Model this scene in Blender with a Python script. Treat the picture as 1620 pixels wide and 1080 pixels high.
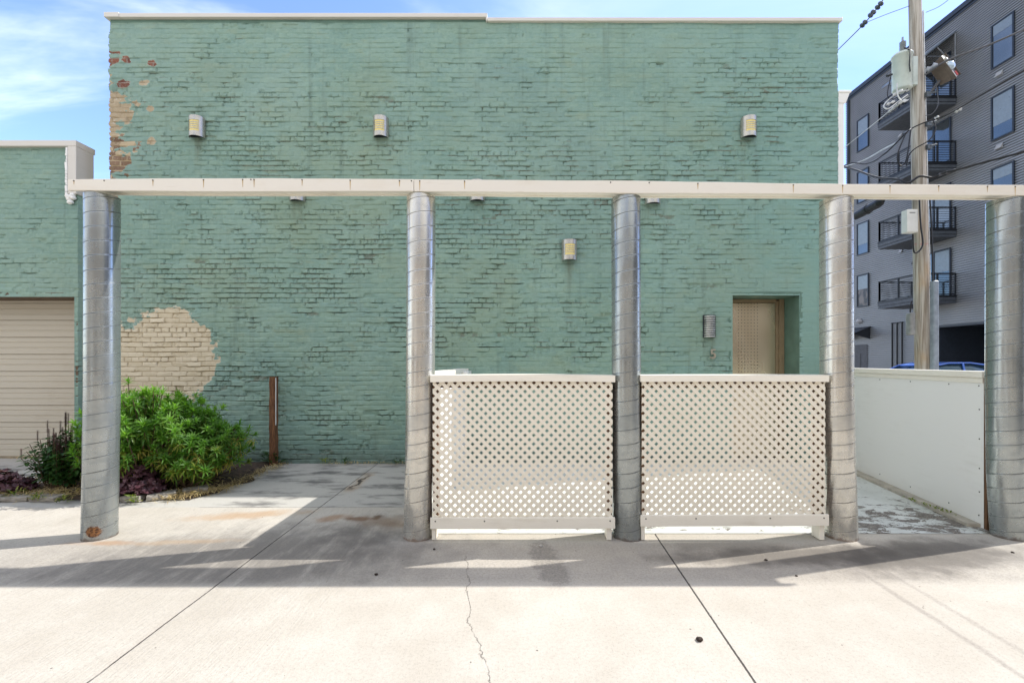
import bpy, bmesh, math, random
import numpy as np
from mathutils import Vector, Matrix

for o in list(bpy.data.objects):
    bpy.data.objects.remove(o)
sc = bpy.context.scene
COL = sc.collection
R = math.radians
CAM_H = 1.4
F = 720.0            # focal length in photo pixels (16 mm on 36 mm, 1620 px wide)
HZ = 573.0           # horizon row of the photo

# ------------------------------------------------------------------ camera
cam = bpy.data.cameras.new('camera')
cam.lens = 16.0
cam.sensor_width = 36.0
cam.shift_y = 33.0 / 1620.0
cam.clip_start = 0.05
cam.clip_end = 3000
camo = bpy.data.objects.new('camera', cam)
camo.location = (0, 0, CAM_H)
camo.rotation_euler = (R(90), 0, 0)
COL.objects.link(camo)
sc.camera = camo

# ------------------------------------------------------------------ light
SUN_TO = Vector((0.95, 0.25, 1.0)).normalized()
SUN_EL = math.asin(SUN_TO.z)
SUN_AZ = math.atan2(SUN_TO.x, SUN_TO.y)          # from +Y towards +X
sun = bpy.data.lights.new('sun', 'SUN')
sun.energy = 2.35
sun.angle = R(0.5)
sun.color = (1.0, 0.975, 0.93)
suno = bpy.data.objects.new('sun', sun)
suno.rotation_euler = SUN_TO.to_track_quat('Z', 'Y').to_euler()
suno.location = (10, 5, 20)
COL.objects.link(suno)

world = bpy.data.worlds.new('World')
sc.world = world
world.use_nodes = True
SKY_STRENGTH = 0.15

sc.view_settings.view_transform = 'Standard'
sc.view_settings.look = 'None'
sc.view_settings.gamma = 1.0
sc.view_settings.use_curve_mapping = False
sc.view_settings.exposure = 1.27


# ------------------------------------------------------------------ node helper
class NT:
    def __init__(self, tree):
        self.t = tree

    def node(self, typ, **kw):
        n = self.t.nodes.new(typ)
        for k, v in kw.items():
            setattr(n, k, v)
        return n

    def link(self, a, b):
        self.t.links.new(a, b)

    def setin(self, sock, v):
        if isinstance(v, S):
            self.link(v.s, sock)
        elif v is not None:
            if sock.type == 'RGBA' and len(v) == 3:
                v = (*v, 1.0)
            sock.default_value = v

    def math(self, op, a, b=None, c=None, clamp=False):
        n = self.node('ShaderNodeMath', operation=op, use_clamp=clamp)
        self.setin(n.inputs[0], a)
        if b is not None:
            self.setin(n.inputs[1], b)
        if c is not None:
            self.setin(n.inputs[2], c)
        return S(self, n.outputs[0])

    def step(self, x, a, b, lo=0.0, hi=1.0):
        n = self.node('ShaderNodeMapRange', interpolation_type='SMOOTHSTEP')
        n.clamp = True
        if a > b:
            a, b, lo, hi = b, a, hi, lo
        self.setin(n.inputs['Value'], x)
        n.inputs['From Min'].default_value = a
        n.inputs['From Max'].default_value = b
        n.inputs['To Min'].default_value = lo
        n.inputs['To Max'].default_value = hi
        return S(self, n.outputs[0])

    def mix(self, f, a, b, blend='MIX'):
        n = self.node('ShaderNodeMix', data_type='RGBA', blend_type=blend)
        n.clamp_factor = True
        self.setin(n.inputs[0], f)
        self.setin(n.inputs[6], a)
        self.setin(n.inputs[7], b)
        return S(self, n.outputs[2])

    def noise(self, vec, scale=1.0, detail=3.0, rough=0.55, dist=0.0):
        n = self.node('ShaderNodeTexNoise')
        if vec is not None:
            self.link(vec.s, n.inputs['Vector'])
        n.inputs['Scale'].default_value = scale
        n.inputs['Detail'].default_value = detail
        n.inputs['Roughness'].default_value = rough
        n.inputs['Distortion'].default_value = dist
        return S(self, n.outputs[0])

    def voro(self, vec, scale, feature='F1', out=0, rnd=1.0):
        n = self.node('ShaderNodeTexVoronoi', feature=feature)
        self.link(vec.s, n.inputs['Vector'])
        n.inputs['Scale'].default_value = scale
        n.inputs['Randomness'].default_value = rnd
        return S(self, n.outputs[out])

    def map(self, vec, scale=(1, 1, 1), loc=(0, 0, 0), rot=(0, 0, 0)):
        n = self.node('ShaderNodeMapping')
        self.link(vec.s, n.inputs[0])
        n.inputs['Location'].default_value = loc
        n.inputs['Rotation'].default_value = rot
        n.inputs['Scale'].default_value = scale
        return S(self, n.outputs[0])

    def coord(self, which='Object'):
        n = self.node('ShaderNodeTexCoord')
        return S(self, n.outputs[which])

    def pos(self):
        n = self.node('ShaderNodeNewGeometry')
        return S(self, n.outputs['Position'])

    def xyz(self, vec):
        n = self.node('ShaderNodeSeparateXYZ')
        self.link(vec.s, n.inputs[0])
        return [S(self, o) for o in n.outputs]

    def attr(self, name):
        n = self.node('ShaderNodeAttribute', attribute_name=name)
        return S(self, n.outputs['Fac'])

    def comb(self, x, y, z):
        n = self.node('ShaderNodeCombineXYZ')
        for i, v in enumerate((x, y, z)):
            self.setin(n.inputs[i], v)
        return S(self, n.outputs[0])

    def bump(self, h, strength=0.3, dist=0.01, normal=None):
        n = self.node('ShaderNodeBump')
        n.inputs['Strength'].default_value = strength
        n.inputs['Distance'].default_value = dist
        self.link(h.s, n.inputs['Height'])
        if normal is not None:
            self.link(normal.s, n.inputs['Normal'])
        return S(self, n.outputs[0])

    def objrand(self):
        n = self.node('ShaderNodeObjectInfo')
        return S(self, n.outputs['Random'])


class S:
    def __init__(self, nt, s):
        self.nt, self.s = nt, s

    def __add__(self, o): return self.nt.math('ADD', self, o)
    def __radd__(self, o): return self.nt.math('ADD', self, o)
    def __sub__(self, o): return self.nt.math('SUBTRACT', self, o)
    def __rsub__(self, o): return self.nt.math('SUBTRACT', o, self)
    def __mul__(self, o): return self.nt.math('MULTIPLY', self, o)
    def __rmul__(self, o): return self.nt.math('MULTIPLY', self, o)
    def __truediv__(self, o): return self.nt.math('DIVIDE', self, o)
    def abs(self): return self.nt.math('ABSOLUTE', self)
    def max(self, o): return self.nt.math('MAXIMUM', self, o)
    def min(self, o): return self.nt.math('MINIMUM', self, o)


def new_mat(name):
    m = bpy.data.materials.new(name)
    m.use_nodes = True
    nt = NT(m.node_tree)
    b = m.node_tree.nodes['Principled BSDF']
    return m, nt, b


def plain(name, col, rough=0.6, metal=0.0, var=0.15, nscale=8.0, bump=0.0, bscale=60.0, spec=0.4, stretch=(1, 1, 1), col2=None):
    m, nt, b = new_mat(name)
    v = nt.map(nt.coord(), stretch)
    n = nt.noise(v, nscale, 5, 0.6)
    c2 = col2 or tuple(c * (1 - 2 * var) for c in col)
    nt.setin(b.inputs['Base Color'], nt.mix(nt.step(n, 0.3, 0.7), c2, col))
    b.inputs['Metallic'].default_value = metal
    b.inputs['Specular IOR Level'].default_value = spec
    nt.setin(b.inputs['Roughness'], nt.step(nt.noise(v, nscale * 2.3, 3), 0.2, 0.8, max(rough - .1, 0.02), min(1, rough + .1)))
    if bump:
        nt.setin(b.inputs['Normal'], nt.bump(nt.noise(v, bscale, 4), bump, 0.004))
    return m


# ------------------------------------------------------------------ mesh helper
class MB:
    def __init__(self):
        self.v, self.f, self.sm = [], [], []

    def add(self, vs, fs, smooth=False):
        k = len(self.v)
        self.v += [tuple(p) for p in vs]
        for f in fs:
            self.f.append(tuple(i + k for i in f))
            self.sm.append(smooth)

    def box(self, a, b):
        x0, y0, z0 = a
        x1, y1, z1 = b
        x0, x1 = min(x0, x1), max(x0, x1)
        y0, y1 = min(y0, y1), max(y0, y1)
        z0, z1 = min(z0, z1), max(z0, z1)
        self.add([(x0, y0, z0), (x1, y0, z0), (x1, y1, z0), (x0, y1, z0), (x0, y0, z1), (x1, y0, z1), (x1, y1, z1), (x0, y1, z1)],
                 [(0, 3, 2, 1), (4, 5, 6, 7), (0, 1, 5, 4), (1, 2, 6, 5), (2, 3, 7, 6), (3, 0, 4, 7)])

    def hexa(self, p8):
        self.add(p8, [(0, 3, 2, 1), (4, 5, 6, 7), (0, 1, 5, 4), (1, 2, 6, 5), (2, 3, 7, 6), (3, 0, 4, 7)])

    def prism(self, poly, d):
        """poly: list of 3-d points (planar); d: extrusion vector"""
        n = len(poly)
        d = Vector(d)
        vs = [Vector(p) for p in poly] + [Vector(p) + d for p in poly]
        self.add(vs, [tuple(range(n - 1, -1, -1)), tuple(range(n, 2 * n))] + [(i, (i + 1) % n, n + (i + 1) % n, n + i) for i in range(n)])

    def tube(self, pts, r, n=8, smooth=True, caps=True):
        pts = [Vector(p) for p in pts]
        rs = r if isinstance(r, (list, tuple)) else [r] * len(pts)
        vs, fs = [], []
        ref = None
        for i, p in enumerate(pts):
            t = (pts[min(i + 1, len(pts) - 1)] - pts[max(i - 1, 0)]).normalized()
            if ref is None:
                ref = Vector((0, 0, 1)) if abs(t.z) < .9 else Vector((1, 0, 0))
            u = t.cross(ref).normalized()
            w = u.cross(t).normalized()
            ref = w
            for j in range(n):
                a = 2 * math.pi * j / n
                vs.append(p + (u * math.cos(a) + w * math.sin(a)) * rs[i])
        for i in range(len(pts) - 1):
            for j in range(n):
                fs.append((i * n + j, i * n + (j + 1) % n, (i + 1) * n + (j + 1) % n, (i + 1) * n + j))
        self.add(vs, fs, smooth)
        if caps:
            m = len(pts) - 1
            self.add(vs[:n], [tuple(range(n - 1, -1, -1))])
            self.add(vs[m * n:], [tuple(range(n))])

    def lathe(self, c, prof, n=24, axis=(0, 0, 1), smooth=True):
        """prof: (radius, height) along axis"""
        ax = Vector(axis).normalized()
        u = ax.cross(Vector((0, 0, 1)) if abs(ax.z) < .9 else Vector((1, 0, 0))).normalized()
        w = ax.cross(u).normalized()
        c = Vector(c)
        vs, fs = [], []
        for r, h in prof:
            for j in range(n):
                a = 2 * math.pi * j / n
                vs.append(c + ax * h + (u * math.cos(a) + w * math.sin(a)) * max(r, 1e-4))
        for i in range(len(prof) - 1):
            for j in range(n):
                fs.append((i * n + j, i * n + (j + 1) % n, (i + 1) * n + (j + 1) % n, (i + 1) * n + j))
        self.add(vs, fs, smooth)

    def build(self, name, mat, parent=None, bevel=0.0, seg=2):
        me = bpy.data.meshes.new(name)
        me.from_pydata(self.v, [], self.f)
        me.polygons.foreach_set('use_smooth', self.sm)
        bm = bmesh.new()
        bm.from_mesh(me)
        bmesh.ops.recalc_face_normals(bm, faces=bm.faces)
        bm.to_mesh(me)
        bm.free()
        me.materials.append(mat)
        o = bpy.data.objects.new(name, me)
        COL.objects.link(o)
        if parent is not None:
            o.parent = parent
            o.location = -parent.location if parent.type == 'EMPTY' else (0, 0, 0)
        if bevel:
            md = o.modifiers.new('bevel', 'BEVEL')
            md.width = bevel
            md.segments = seg
            md.limit_method = 'ANGLE'
            md.angle_limit = R(40)
        return o


def tag(o, label, cat, group=None, kind=None):
    if label:
        o['label'] = label
    if cat:
        o['category'] = cat
    if group:
        o['group'] = group
    if kind:
        o['kind'] = kind
    return o


def thing(name, loc, label, cat, group=None):
    o = bpy.data.objects.new(name, None)
    o.empty_display_size = 0.2
    o.location = loc
    COL.objects.link(o)
    return tag(o, label, cat, group)


def copy_tree(o, parent=None):
    c = o.copy()
    COL.objects.link(c)
    if parent is not None:
        c.parent = parent
    for ch in list(o.children):
        copy_tree(ch, c)
    return c


def at(px, py, Y):
    """the world point at depth Y seen at photo pixel (px, py)"""
    return Vector(((px - 810) / F * Y, Y, CAM_H + (HZ - py) / F * Y))


def np_mesh(name, verts, quads, mat, smooth=True, attrs=None, parent=None):
    me = bpy.data.meshes.new(name)
    nv, nf = len(verts), len(quads)
    k = quads.shape[1]
    me.vertices.add(nv)
    me.vertices.foreach_set('co', np.ascontiguousarray(verts, dtype=np.float32).ravel())
    me.loops.add(nf * k)
    me.loops.foreach_set('vertex_index', np.ascontiguousarray(quads, dtype=np.int32).ravel())
    me.polygons.add(nf)
    me.polygons.foreach_set('loop_start', np.arange(0, nf * k, k, dtype=np.int32))
    me.polygons.foreach_set('loop_total', np.full(nf, k, dtype=np.int32))
    me.polygons.foreach_set('use_smooth', np.full(nf, smooth, dtype=bool))
    me.update(calc_edges=True)
    for an, (dom, data) in (attrs or {}).items():
        a = me.attributes.new(an, 'FLOAT', dom)
        a.data.foreach_set('value', np.ascontiguousarray(data, dtype=np.float32).ravel())
    me.materials.append(mat)
    o = bpy.data.objects.new(name, me)
    COL.objects.link(o)
    if parent is not None:
        o.parent = parent
        o.location = -parent.location
    return o


def vnoise(x, y, seed=0):
    """2-d value noise in 0..1 (numpy arrays)"""
    xi, yi = np.floor(x).astype(np.int64), np.floor(y).astype(np.int64)
    fx, fy = x - xi, y - yi
    fx = fx * fx * (3 - 2 * fx)
    fy = fy * fy * (3 - 2 * fy)

    def h(a, b):
        n = (a * 374761393 + b * 668265263 + seed * 974634777) & 0xffffffff
        n = ((n ^ (n >> 13)) * 1274126177) & 0xffffffff
        n = n ^ (n >> 16)
        return (n & 0xffffff) / float(0xffffff)
    a, b, c, d = h(xi, yi), h(xi + 1, yi), h(xi, yi + 1), h(xi + 1, yi + 1)
    return (a * (1 - fx) + b * fx) * (1 - fy) + (c * (1 - fx) + d * fx) * fy


def fbm(x, y, seed=0, octv=4, gain=0.55):
    t, a, s = 0, 1.0, 0
    for i in range(octv):
        t = t + a * vnoise(x * 2 ** i, y * 2 ** i, seed + i * 17)
        s += a
        a *= gain
    return t / s


def sstep(x, a, b):
    t = np.clip((x - a) / (b - a), 0, 1)
    return t * t * (3 - 2 * t)


# ------------------------------------------------------------------ sky
def build_sky():
    nt = NT(world.node_tree)
    bg = world.node_tree.nodes['Background']
    sky = nt.node('ShaderNodeTexSky', sky_type='NISHITA')
    sky.sun_disc = False
    sky.sun_elevation = SUN_EL
    sky.sun_rotation = SUN_AZ
    sky.altitude = 100
    sky.air_density = 1.0
    sky.dust_density = 0.3
    sky.ozone_density = 1.5
    d = nt.coord('Generated')
    x, y, z = nt.xyz(d)
    zz = z.max(0.02) + 0.12
    u = nt.comb(x / zz, y / zz, 0.0)
    n1 = nt.noise(nt.map(u, (0.5, 2.1, 1), (2.3, 0.4, 0), (0, 0, R(-7))), 1.0, 7, 0.58, 0.5)
    n2 = nt.noise(nt.map(u, (0.35, 0.5, 1), (5.1, 1.0, 0)), 1.0, 3, 0.5)
    m = nt.step(n1 + (n2 - 0.5) * 0.7, 0.40, 0.72) * nt.step(z, 0.0, 0.10)
    # thin cirrus, thicker towards the left of the view
    m = m * nt.step(x, 0.3, -0.5, 0.10, 0.80)
    # unseen white cloud overhead and behind the camera, added to fill the shade
    n3 = nt.noise(nt.map(u, (0.9, 0.9, 1), (7.7, 3.0, 0)), 1.0, 5, 0.6)
    away = nt.step(z, 0.60, 0.78).max(nt.step(y, 0.15, -0.25) * nt.step(z, 0.0, 0.12))
    high = away * nt.step(n3, 0.30, 0.58)
    tint = nt.mix(1.0, S(nt, sky.outputs[0]), nt.mix(nt.step(x, .15, .75), (0.86, 0.895, 1.06), (0.60, 0.67, 1.0)), 'MULTIPLY')
    col = nt.mix(high, nt.mix(m, tint, (6.4, 6.5, 6.6)), (4.3, 4.3, 4.3))
    nt.link(col.s, bg.inputs['Color'])
    bg.inputs['Strength'].default_value = SKY_STRENGTH


build_sky()

# ------------------------------------------------------------------ shared materials
def painted_wood(name, col, dirt=(0.42, 0.33, 0.2), amt=0.35, rough=0.5):
    m, nt, b = new_mat(name)
    p = nt.coord()
    n = nt.noise(p, 1.7, 6, 0.65)
    n2 = nt.noise(nt.map(p, (3, 3, 26)), 1.0, 4, 0.6)
    f = nt.step(n * 0.6 + n2 * 0.4, 0.5, 0.78)
    c = nt.mix(f * amt, col, dirt)
    sp = nt.step(nt.voro(p, 38.0), 0.05, 0.02) * nt.step(nt.noise(p, 3.1, 2), 0.52, 0.6)
    c = nt.mix(sp * 0.8, c, (0.18, 0.11, 0.05))
    nt.setin(b.inputs['Base Color'], c)
    b.inputs['Roughness'].default_value = rough
    nt.setin(b.inputs['Normal'], nt.bump(nt.noise(p, 90, 4), 0.12, 0.002))
    return m


M_CREAM = painted_wood('cream_painted_wood', (0.86, 0.81, 0.70))
M_LATTICE = painted_wood('cream_vinyl_lattice', (0.83, 0.77, 0.65), (0.55, 0.47, 0.33), 0.22)
M_WHITE = painted_wood('white_painted_board', (0.86, 0.845, 0.80), (0.55, 0.52, 0.44), 0.28)
M_COPING = painted_wood('pale_metal_coping', (0.66, 0.62, 0.55), (0.35, 0.3, 0.22), 0.3, 0.45)
M_BROWN = plain('weathered_brown_timber', (0.17, 0.085, 0.04), 0.8, var=0.25, nscale=6, stretch=(8, 8, 1), bump=0.4)
M_SCREW = plain('dark_screw_head', (0.05, 0.045, 0.04), 0.5)
M_RUSTSCREW = plain('rusty_screw_head', (0.10, 0.04, 0.015), 0.8)
M_DARKMETAL = plain('dark_metal', (0.02, 0.025, 0.032), 0.45)
M_BLACK = plain('black_rubber', (0.012, 0.012, 0.014), 0.55)
M_WIRE = plain('grey_wire', (0.10, 0.10, 0.11), 0.5)
M_WIREWHITE = plain('pale_wire', (0.62, 0.62, 0.60), 0.4)


def galvanised():
    m, nt, b = new_mat('galvanised_steel')
    p = nt.coord()
    n = nt.noise(p, 3.0, 5, 0.6)
    st = nt.noise(nt.map(p, (22, 22, 2.2)), 1.0, 4, 0.6)
    c = nt.mix(nt.step(n * .7 + st * .3, 0.35, 0.68), (0.54, 0.53, 0.49), (0.70, 0.67, 0.60))
    seam = nt.attr('seam')
    c = nt.mix(seam * .8, c, (0.16, 0.155, 0.14))
    ox = nt.noise(nt.map(p, (4, 4, 9), (1, 8, 2)), 1.0, 6, .68)
    c = nt.mix(nt.step(ox, .50, .70) * .35, c, (0.36, 0.37, 0.36))
    c = nt.mix(nt.step(nt.noise(nt.map(p, (40, 40, 1.2)), 1.0, 3, .6), .60, .72) * .30, c, (0.78, 0.77, 0.74))
    x, y, z = nt.xyz(p)
    low = nt.step(z, 0.55, 0.0) * nt.step(nt.noise(p, 9, 5, .65), 0.38, 0.68)
    c = nt.mix(low * 0.55, c, (0.27, 0.27, 0.25))
    spl = nt.step(nt.noise(nt.map(p, (14, 14, 9), (3, 1, 7)), 1.0, 3, .6), 0.70, 0.76)
    c = nt.mix(spl * 0.2, c, (0.80, 0.80, 0.78))
    rust = nt.step(z + nt.noise(p, 20, 4, .65) * 0.10, 0.085, 0.05)
    c = nt.mix(rust * 0.75, c, (0.13, 0.065, 0.03))
    nt.setin(b.inputs['Base Color'], c)
    nt.setin(b.inputs['Metallic'], nt.math('SUBTRACT', 0.74, rust * 0.6 + low * 0.25))
    r = nt.step(st * 0.3 + n * 0.7, 0.3, 0.75, 0.19, 0.31) + low * 0.14 + rust * 0.3 + seam * .3 + nt.step(ox, .45, .7) * .10
    nt.setin(b.inputs['Roughness'], r)
    return m


M_GALV = galvanised()


def dull(m):
    c = m.copy()
    c.name = 'dull_galvanised_steel'
    nt = NT(c.node_tree)
    b = c.node_tree.nodes['Principled BSDF']
    old = S(nt, b.inputs['Base Color'].links[0].from_socket)
    nt.setin(b.inputs['Base Color'], nt.mix(1.0, old, (0.60, 0.66, 0.71), 'MULTIPLY'))
    return c


M_GALV_DULL = dull(M_GALV)


def galv_rust_spot():
    """same duct steel with a rusted-through patch near the foot"""
    m = M_GALV_DULL.copy()
    m.name = 'galvanised_steel_rust_patch'
    nt = NT(m.node_tree)
    b = m.node_tree.nodes['Principled BSDF']
    p = nt.coord()
    x, y, z = nt.xyz(p)
    old = S(nt, b.inputs['Base Color'].links[0].from_socket)
    dx = (x - 0.02) / 0.05
    dz = (z - 0.075) / 0.05
    d = nt.math('SQRT', dx * dx + dz * dz) + (nt.noise(p, 30, 4, .7) - 0.5) * 0.9
    front = nt.step(y, 0.02, -0.02)
    f = nt.step(d, 1.05, 0.75) * front
    c = nt.mix(nt.step(nt.noise(p, 60, 3), .4, .6), (0.07, 0.028, 0.012), (0.27, 0.125, 0.045))
    nt.setin(b.inputs['Base Color'], nt.mix(f, old, c))
    oldm = S(nt, b.inputs['Metallic'].links[0].from_socket)
    nt.setin(b.inputs['Metallic'], oldm * (1.0 - f))
    oldr = S(nt, b.inputs['Roughness'].links[0].from_socket)
    nt.setin(b.inputs['Roughness'], oldr.max(f * 0.9))
    return m


# ------------------------------------------------------------------ ground
def seg_dist(nt, x, y, a, b):
    """distance from (x, y) to the segment a-b, as nodes"""
    ax, ay = a
    bx, by = b
    dx, dy = bx - ax, by - ay
    L2 = dx * dx + dy * dy
    t = nt.math('ADD', (x - ax) * (dx / L2), (y - ay) * (dy / L2), clamp=True)
    ex = x - ax - t * dx
    ey = y - ay - t * dy
    return nt.math('SQRT', ex * ex + ey * ey)


def ell(nt, x, y, c, r, ang=0.0):
    ca, sa = math.cos(ang), math.sin(ang)
    dx, dy = x - c[0], y - c[1]
    u = (dx * ca + dy * sa) / r[0]
    v = (dy * ca - dx * sa) / r[1]
    return nt.math('SQRT', u * u + v * v)


def ground_mat():
    m, nt, b = new_mat('brushed_concrete')
    p = nt.coord()
    x, y, z = nt.xyz(p)
    big = nt.noise(p, 0.55, 4, 0.6)
    mid = nt.noise(p, 3.2, 6, 0.65)
    fine = nt.noise(p, 55, 5, 0.75)
    grit = nt.noise(p, 150, 3, 0.7)
    brush = nt.noise(nt.map(p, (75, 5, 1), (0, 0, 0), (0, 0, R(4))), 1.0, 4, 0.6)
    wob = (nt.noise(p, 5.0, 4, 0.6) - 0.5)
    leftslab = nt.step(x, -0.9, -1.25)
    c = nt.mix(nt.step(big * .5 + mid * .5, .33, .68), (0.455, 0.410, 0.342), (0.552, 0.508, 0.438))
    c = nt.mix(nt.step(fine, .46, .66) * 0.34, c, (0.30, 0.275, 0.235))
    c = nt.mix(nt.step(grit, .54, .66) * 0.42, c, (0.20, 0.18, 0.155))
    c = nt.mix(nt.step(brush, .50, .66) * (leftslab * 0.20 * nt.step(y, 2.6, 3.0, .35, 1.0) + 0.04), c, (0.24, 0.22, 0.19))
    # left bay: stained smear plus painted shade, cut off at the beam shadow's edge
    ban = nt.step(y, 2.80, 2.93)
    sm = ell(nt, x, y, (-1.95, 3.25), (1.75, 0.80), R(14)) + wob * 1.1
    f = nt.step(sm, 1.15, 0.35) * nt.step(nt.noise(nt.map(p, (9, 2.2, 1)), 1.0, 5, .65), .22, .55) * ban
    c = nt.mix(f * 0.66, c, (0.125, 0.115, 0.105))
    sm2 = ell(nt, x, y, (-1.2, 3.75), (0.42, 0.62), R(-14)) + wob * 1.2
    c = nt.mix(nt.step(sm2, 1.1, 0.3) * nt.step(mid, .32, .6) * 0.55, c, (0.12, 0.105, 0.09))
    wide = nt.step(y, 2.83, 2.97) * nt.step(y, 3.75, 3.4) * nt.step(mid * .6 + fine * .4, .30, .62)  # full-width dark band painted in to deepen the beam's shadow
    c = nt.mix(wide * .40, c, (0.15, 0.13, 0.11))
    # smoother grey apron by the building with dark blotches
    apron = nt.step(y, 4.395, 4.405) * nt.step(y, 7.2, 7.0) * nt.step(x, -0.70, -0.74)
    ap = nt.mix(nt.step(nt.noise(nt.map(p, (1.5, 3.4, 1), (4, 2, 0)), 1.0, 5, .62), .47, .66), (0.46, 0.44, 0.395), (0.15, 0.145, 0.135))
    ap = nt.mix(nt.step(fine, .4, .7) * .3, ap, (0.3, 0.28, 0.25))
    c = nt.mix(apron, c, ap)
    # rust stains
    for cc, rr, an, k, colr in (((-2.45, 4.18), (0.62, 0.13), R(10), .55, (0.40, 0.23, 0.10)),
                                ((-1.62, 4.10), (0.20, 0.12), R(20), .55, (0.30, 0.15, 0.06)),
                                ((-1.38, 4.08), (0.17, 0.07), R(0), .7, (0.14, 0.06, 0.025)),
                                ((-1.22, 4.12), (0.06, 0.08), R(0), .8, (0.07, 0.035, 0.02)),
                                ((-1.05, 3.98), (0.40, 0.20), R(-10), .45, (0.27, 0.17, 0.09)),
                                ((-2.6, 3.55), (0.5, 0.06), R(6), .35, (0.42, 0.27, 0.14)),
                                ((-3.15, 3.53), (0.28, 0.06), R(0), .5, (0.36, 0.19, 0.08))):
        d = ell(nt, x, y, cc, rr, an) + wob * 1.6 + (fine - .5) * .8
        c = nt.mix(nt.step(d, 1.15, 0.2) * k, c, colr)
    # asphalt-coloured patch in front of the left lattice panel
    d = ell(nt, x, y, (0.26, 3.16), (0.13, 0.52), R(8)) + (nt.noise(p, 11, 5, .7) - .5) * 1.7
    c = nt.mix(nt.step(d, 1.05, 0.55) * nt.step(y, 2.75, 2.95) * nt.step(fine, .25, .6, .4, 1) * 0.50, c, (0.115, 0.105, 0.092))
    # damp band painted darker to deepen the shade, right lattice to end column
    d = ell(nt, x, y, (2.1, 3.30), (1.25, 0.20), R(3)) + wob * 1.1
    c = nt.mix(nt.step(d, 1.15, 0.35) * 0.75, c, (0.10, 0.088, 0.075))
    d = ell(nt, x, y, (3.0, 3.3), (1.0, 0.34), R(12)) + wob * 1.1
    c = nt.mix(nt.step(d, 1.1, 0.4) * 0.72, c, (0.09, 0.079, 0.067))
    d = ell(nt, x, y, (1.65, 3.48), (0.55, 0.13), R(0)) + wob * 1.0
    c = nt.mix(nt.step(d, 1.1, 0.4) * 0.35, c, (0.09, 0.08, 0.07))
    # two soft dark lines running away from the camera
    for (x0, k) in ((2.31, .38), (2.49, .28)):
        d = (x - x0 + (y - 2.6) * -0.05 + wob * 0.04).abs()
        c = nt.mix(nt.step(d, 0.030, 0.004) * nt.step(y, 1.7, 2.0) * nt.step(y, 3.2, 2.95) * k * nt.step(fine, .3, .6, .5, 1), c, (0.16, 0.14, 0.125))
    # saw-cut joints
    wl = (nt.noise(p, 2.0, 3) - .5) * 0.02 + (nt.noise(p, 45, 3) - .5) * 0.012
    j = nt.step((x + 1.86 + wl * .5).abs(), 0.0065, 0.002) * nt.step(nt.noise(p, 8, 3), .3, .5, .45, 1)
    jr = nt.step((x - 1.063 - (y - 1.988) * 0.06 + wl * .4).abs(), 0.0075, 0.003) * nt.step(y, 3.74, 3.70)
    jh = nt.step((y - 4.40 + wl * .5).abs(), 0.007, 0.003) * nt.step(x, -3.05, -3.0) * nt.step(x, -0.74, -0.78) * 0.6
    # random crack
    ck = (nt.noise(p, 7, 5, .7) - .5) * 0.11
    cd = None
    pts = [(-0.33, 3.30), (-0.30, 3.05), (-0.25, 2.62), (-0.225, 2.42), (-0.135, 2.15), (-0.10, 1.99), (-0.08, 1.7)]
    for a_, b_ in zip(pts[:-1], pts[1:]):
        d = seg_dist(nt, x + ck, y + ck * .4, a_, b_)
        cd = d if cd is None else cd.min(d)
    crack = nt.step(cd, 0.0045, 0.0005) * nt.step(nt.noise(p, 12, 3), .35, .5, .35, 1)
    d2 = (x + 1.78 + (nt.noise(p, 6, 4, .7) - .5) * .25).abs()
    broke = nt.step(d2 + (fine - .5) * .05, 0.035, 0.01) * nt.step(y, 4.95, 5.15) * nt.step(y, 5.75, 5.5)
    c = nt.mix(nt.step(d2 + (fine - .5) * .09, 0.10, 0.03) * nt.step(y, 4.8, 5.05) * nt.step(y, 5.9, 5.6) * .7, c, (0.42, 0.33, 0.24))
    lines = j.max(jr).max(jh).max(crack * .6).max(broke)
    c = nt.mix(lines * 0.9, c, (0.035, 0.03, 0.026))
    # pits and specks
    pit = nt.step(nt.voro(p, 7.0) + (nt.noise(p, 4, 2) - .5) * .07, 0.040, 0.022)
    pit3 = nt.step(nt.voro(nt.map(p, (1, 1, 1), (3, 5, 0)), 19.0), 0.060, 0.035) * nt.step(nt.noise(p, 2.3, 3), .42, .56)
    pit = pit.max(pit3 * .7)
    pit2 = nt.step(nt.voro(p, 31.0), 0.075, 0.04) * nt.step(mid, .56, .62)
    c = nt.mix(pit.max(pit2 * .8) * .75, c, (0.06, 0.05, 0.045))
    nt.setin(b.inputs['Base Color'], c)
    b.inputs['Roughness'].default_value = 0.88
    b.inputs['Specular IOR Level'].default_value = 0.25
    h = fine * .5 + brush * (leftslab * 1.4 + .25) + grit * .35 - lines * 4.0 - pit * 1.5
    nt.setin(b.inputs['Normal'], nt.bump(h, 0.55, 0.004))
    return m


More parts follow.
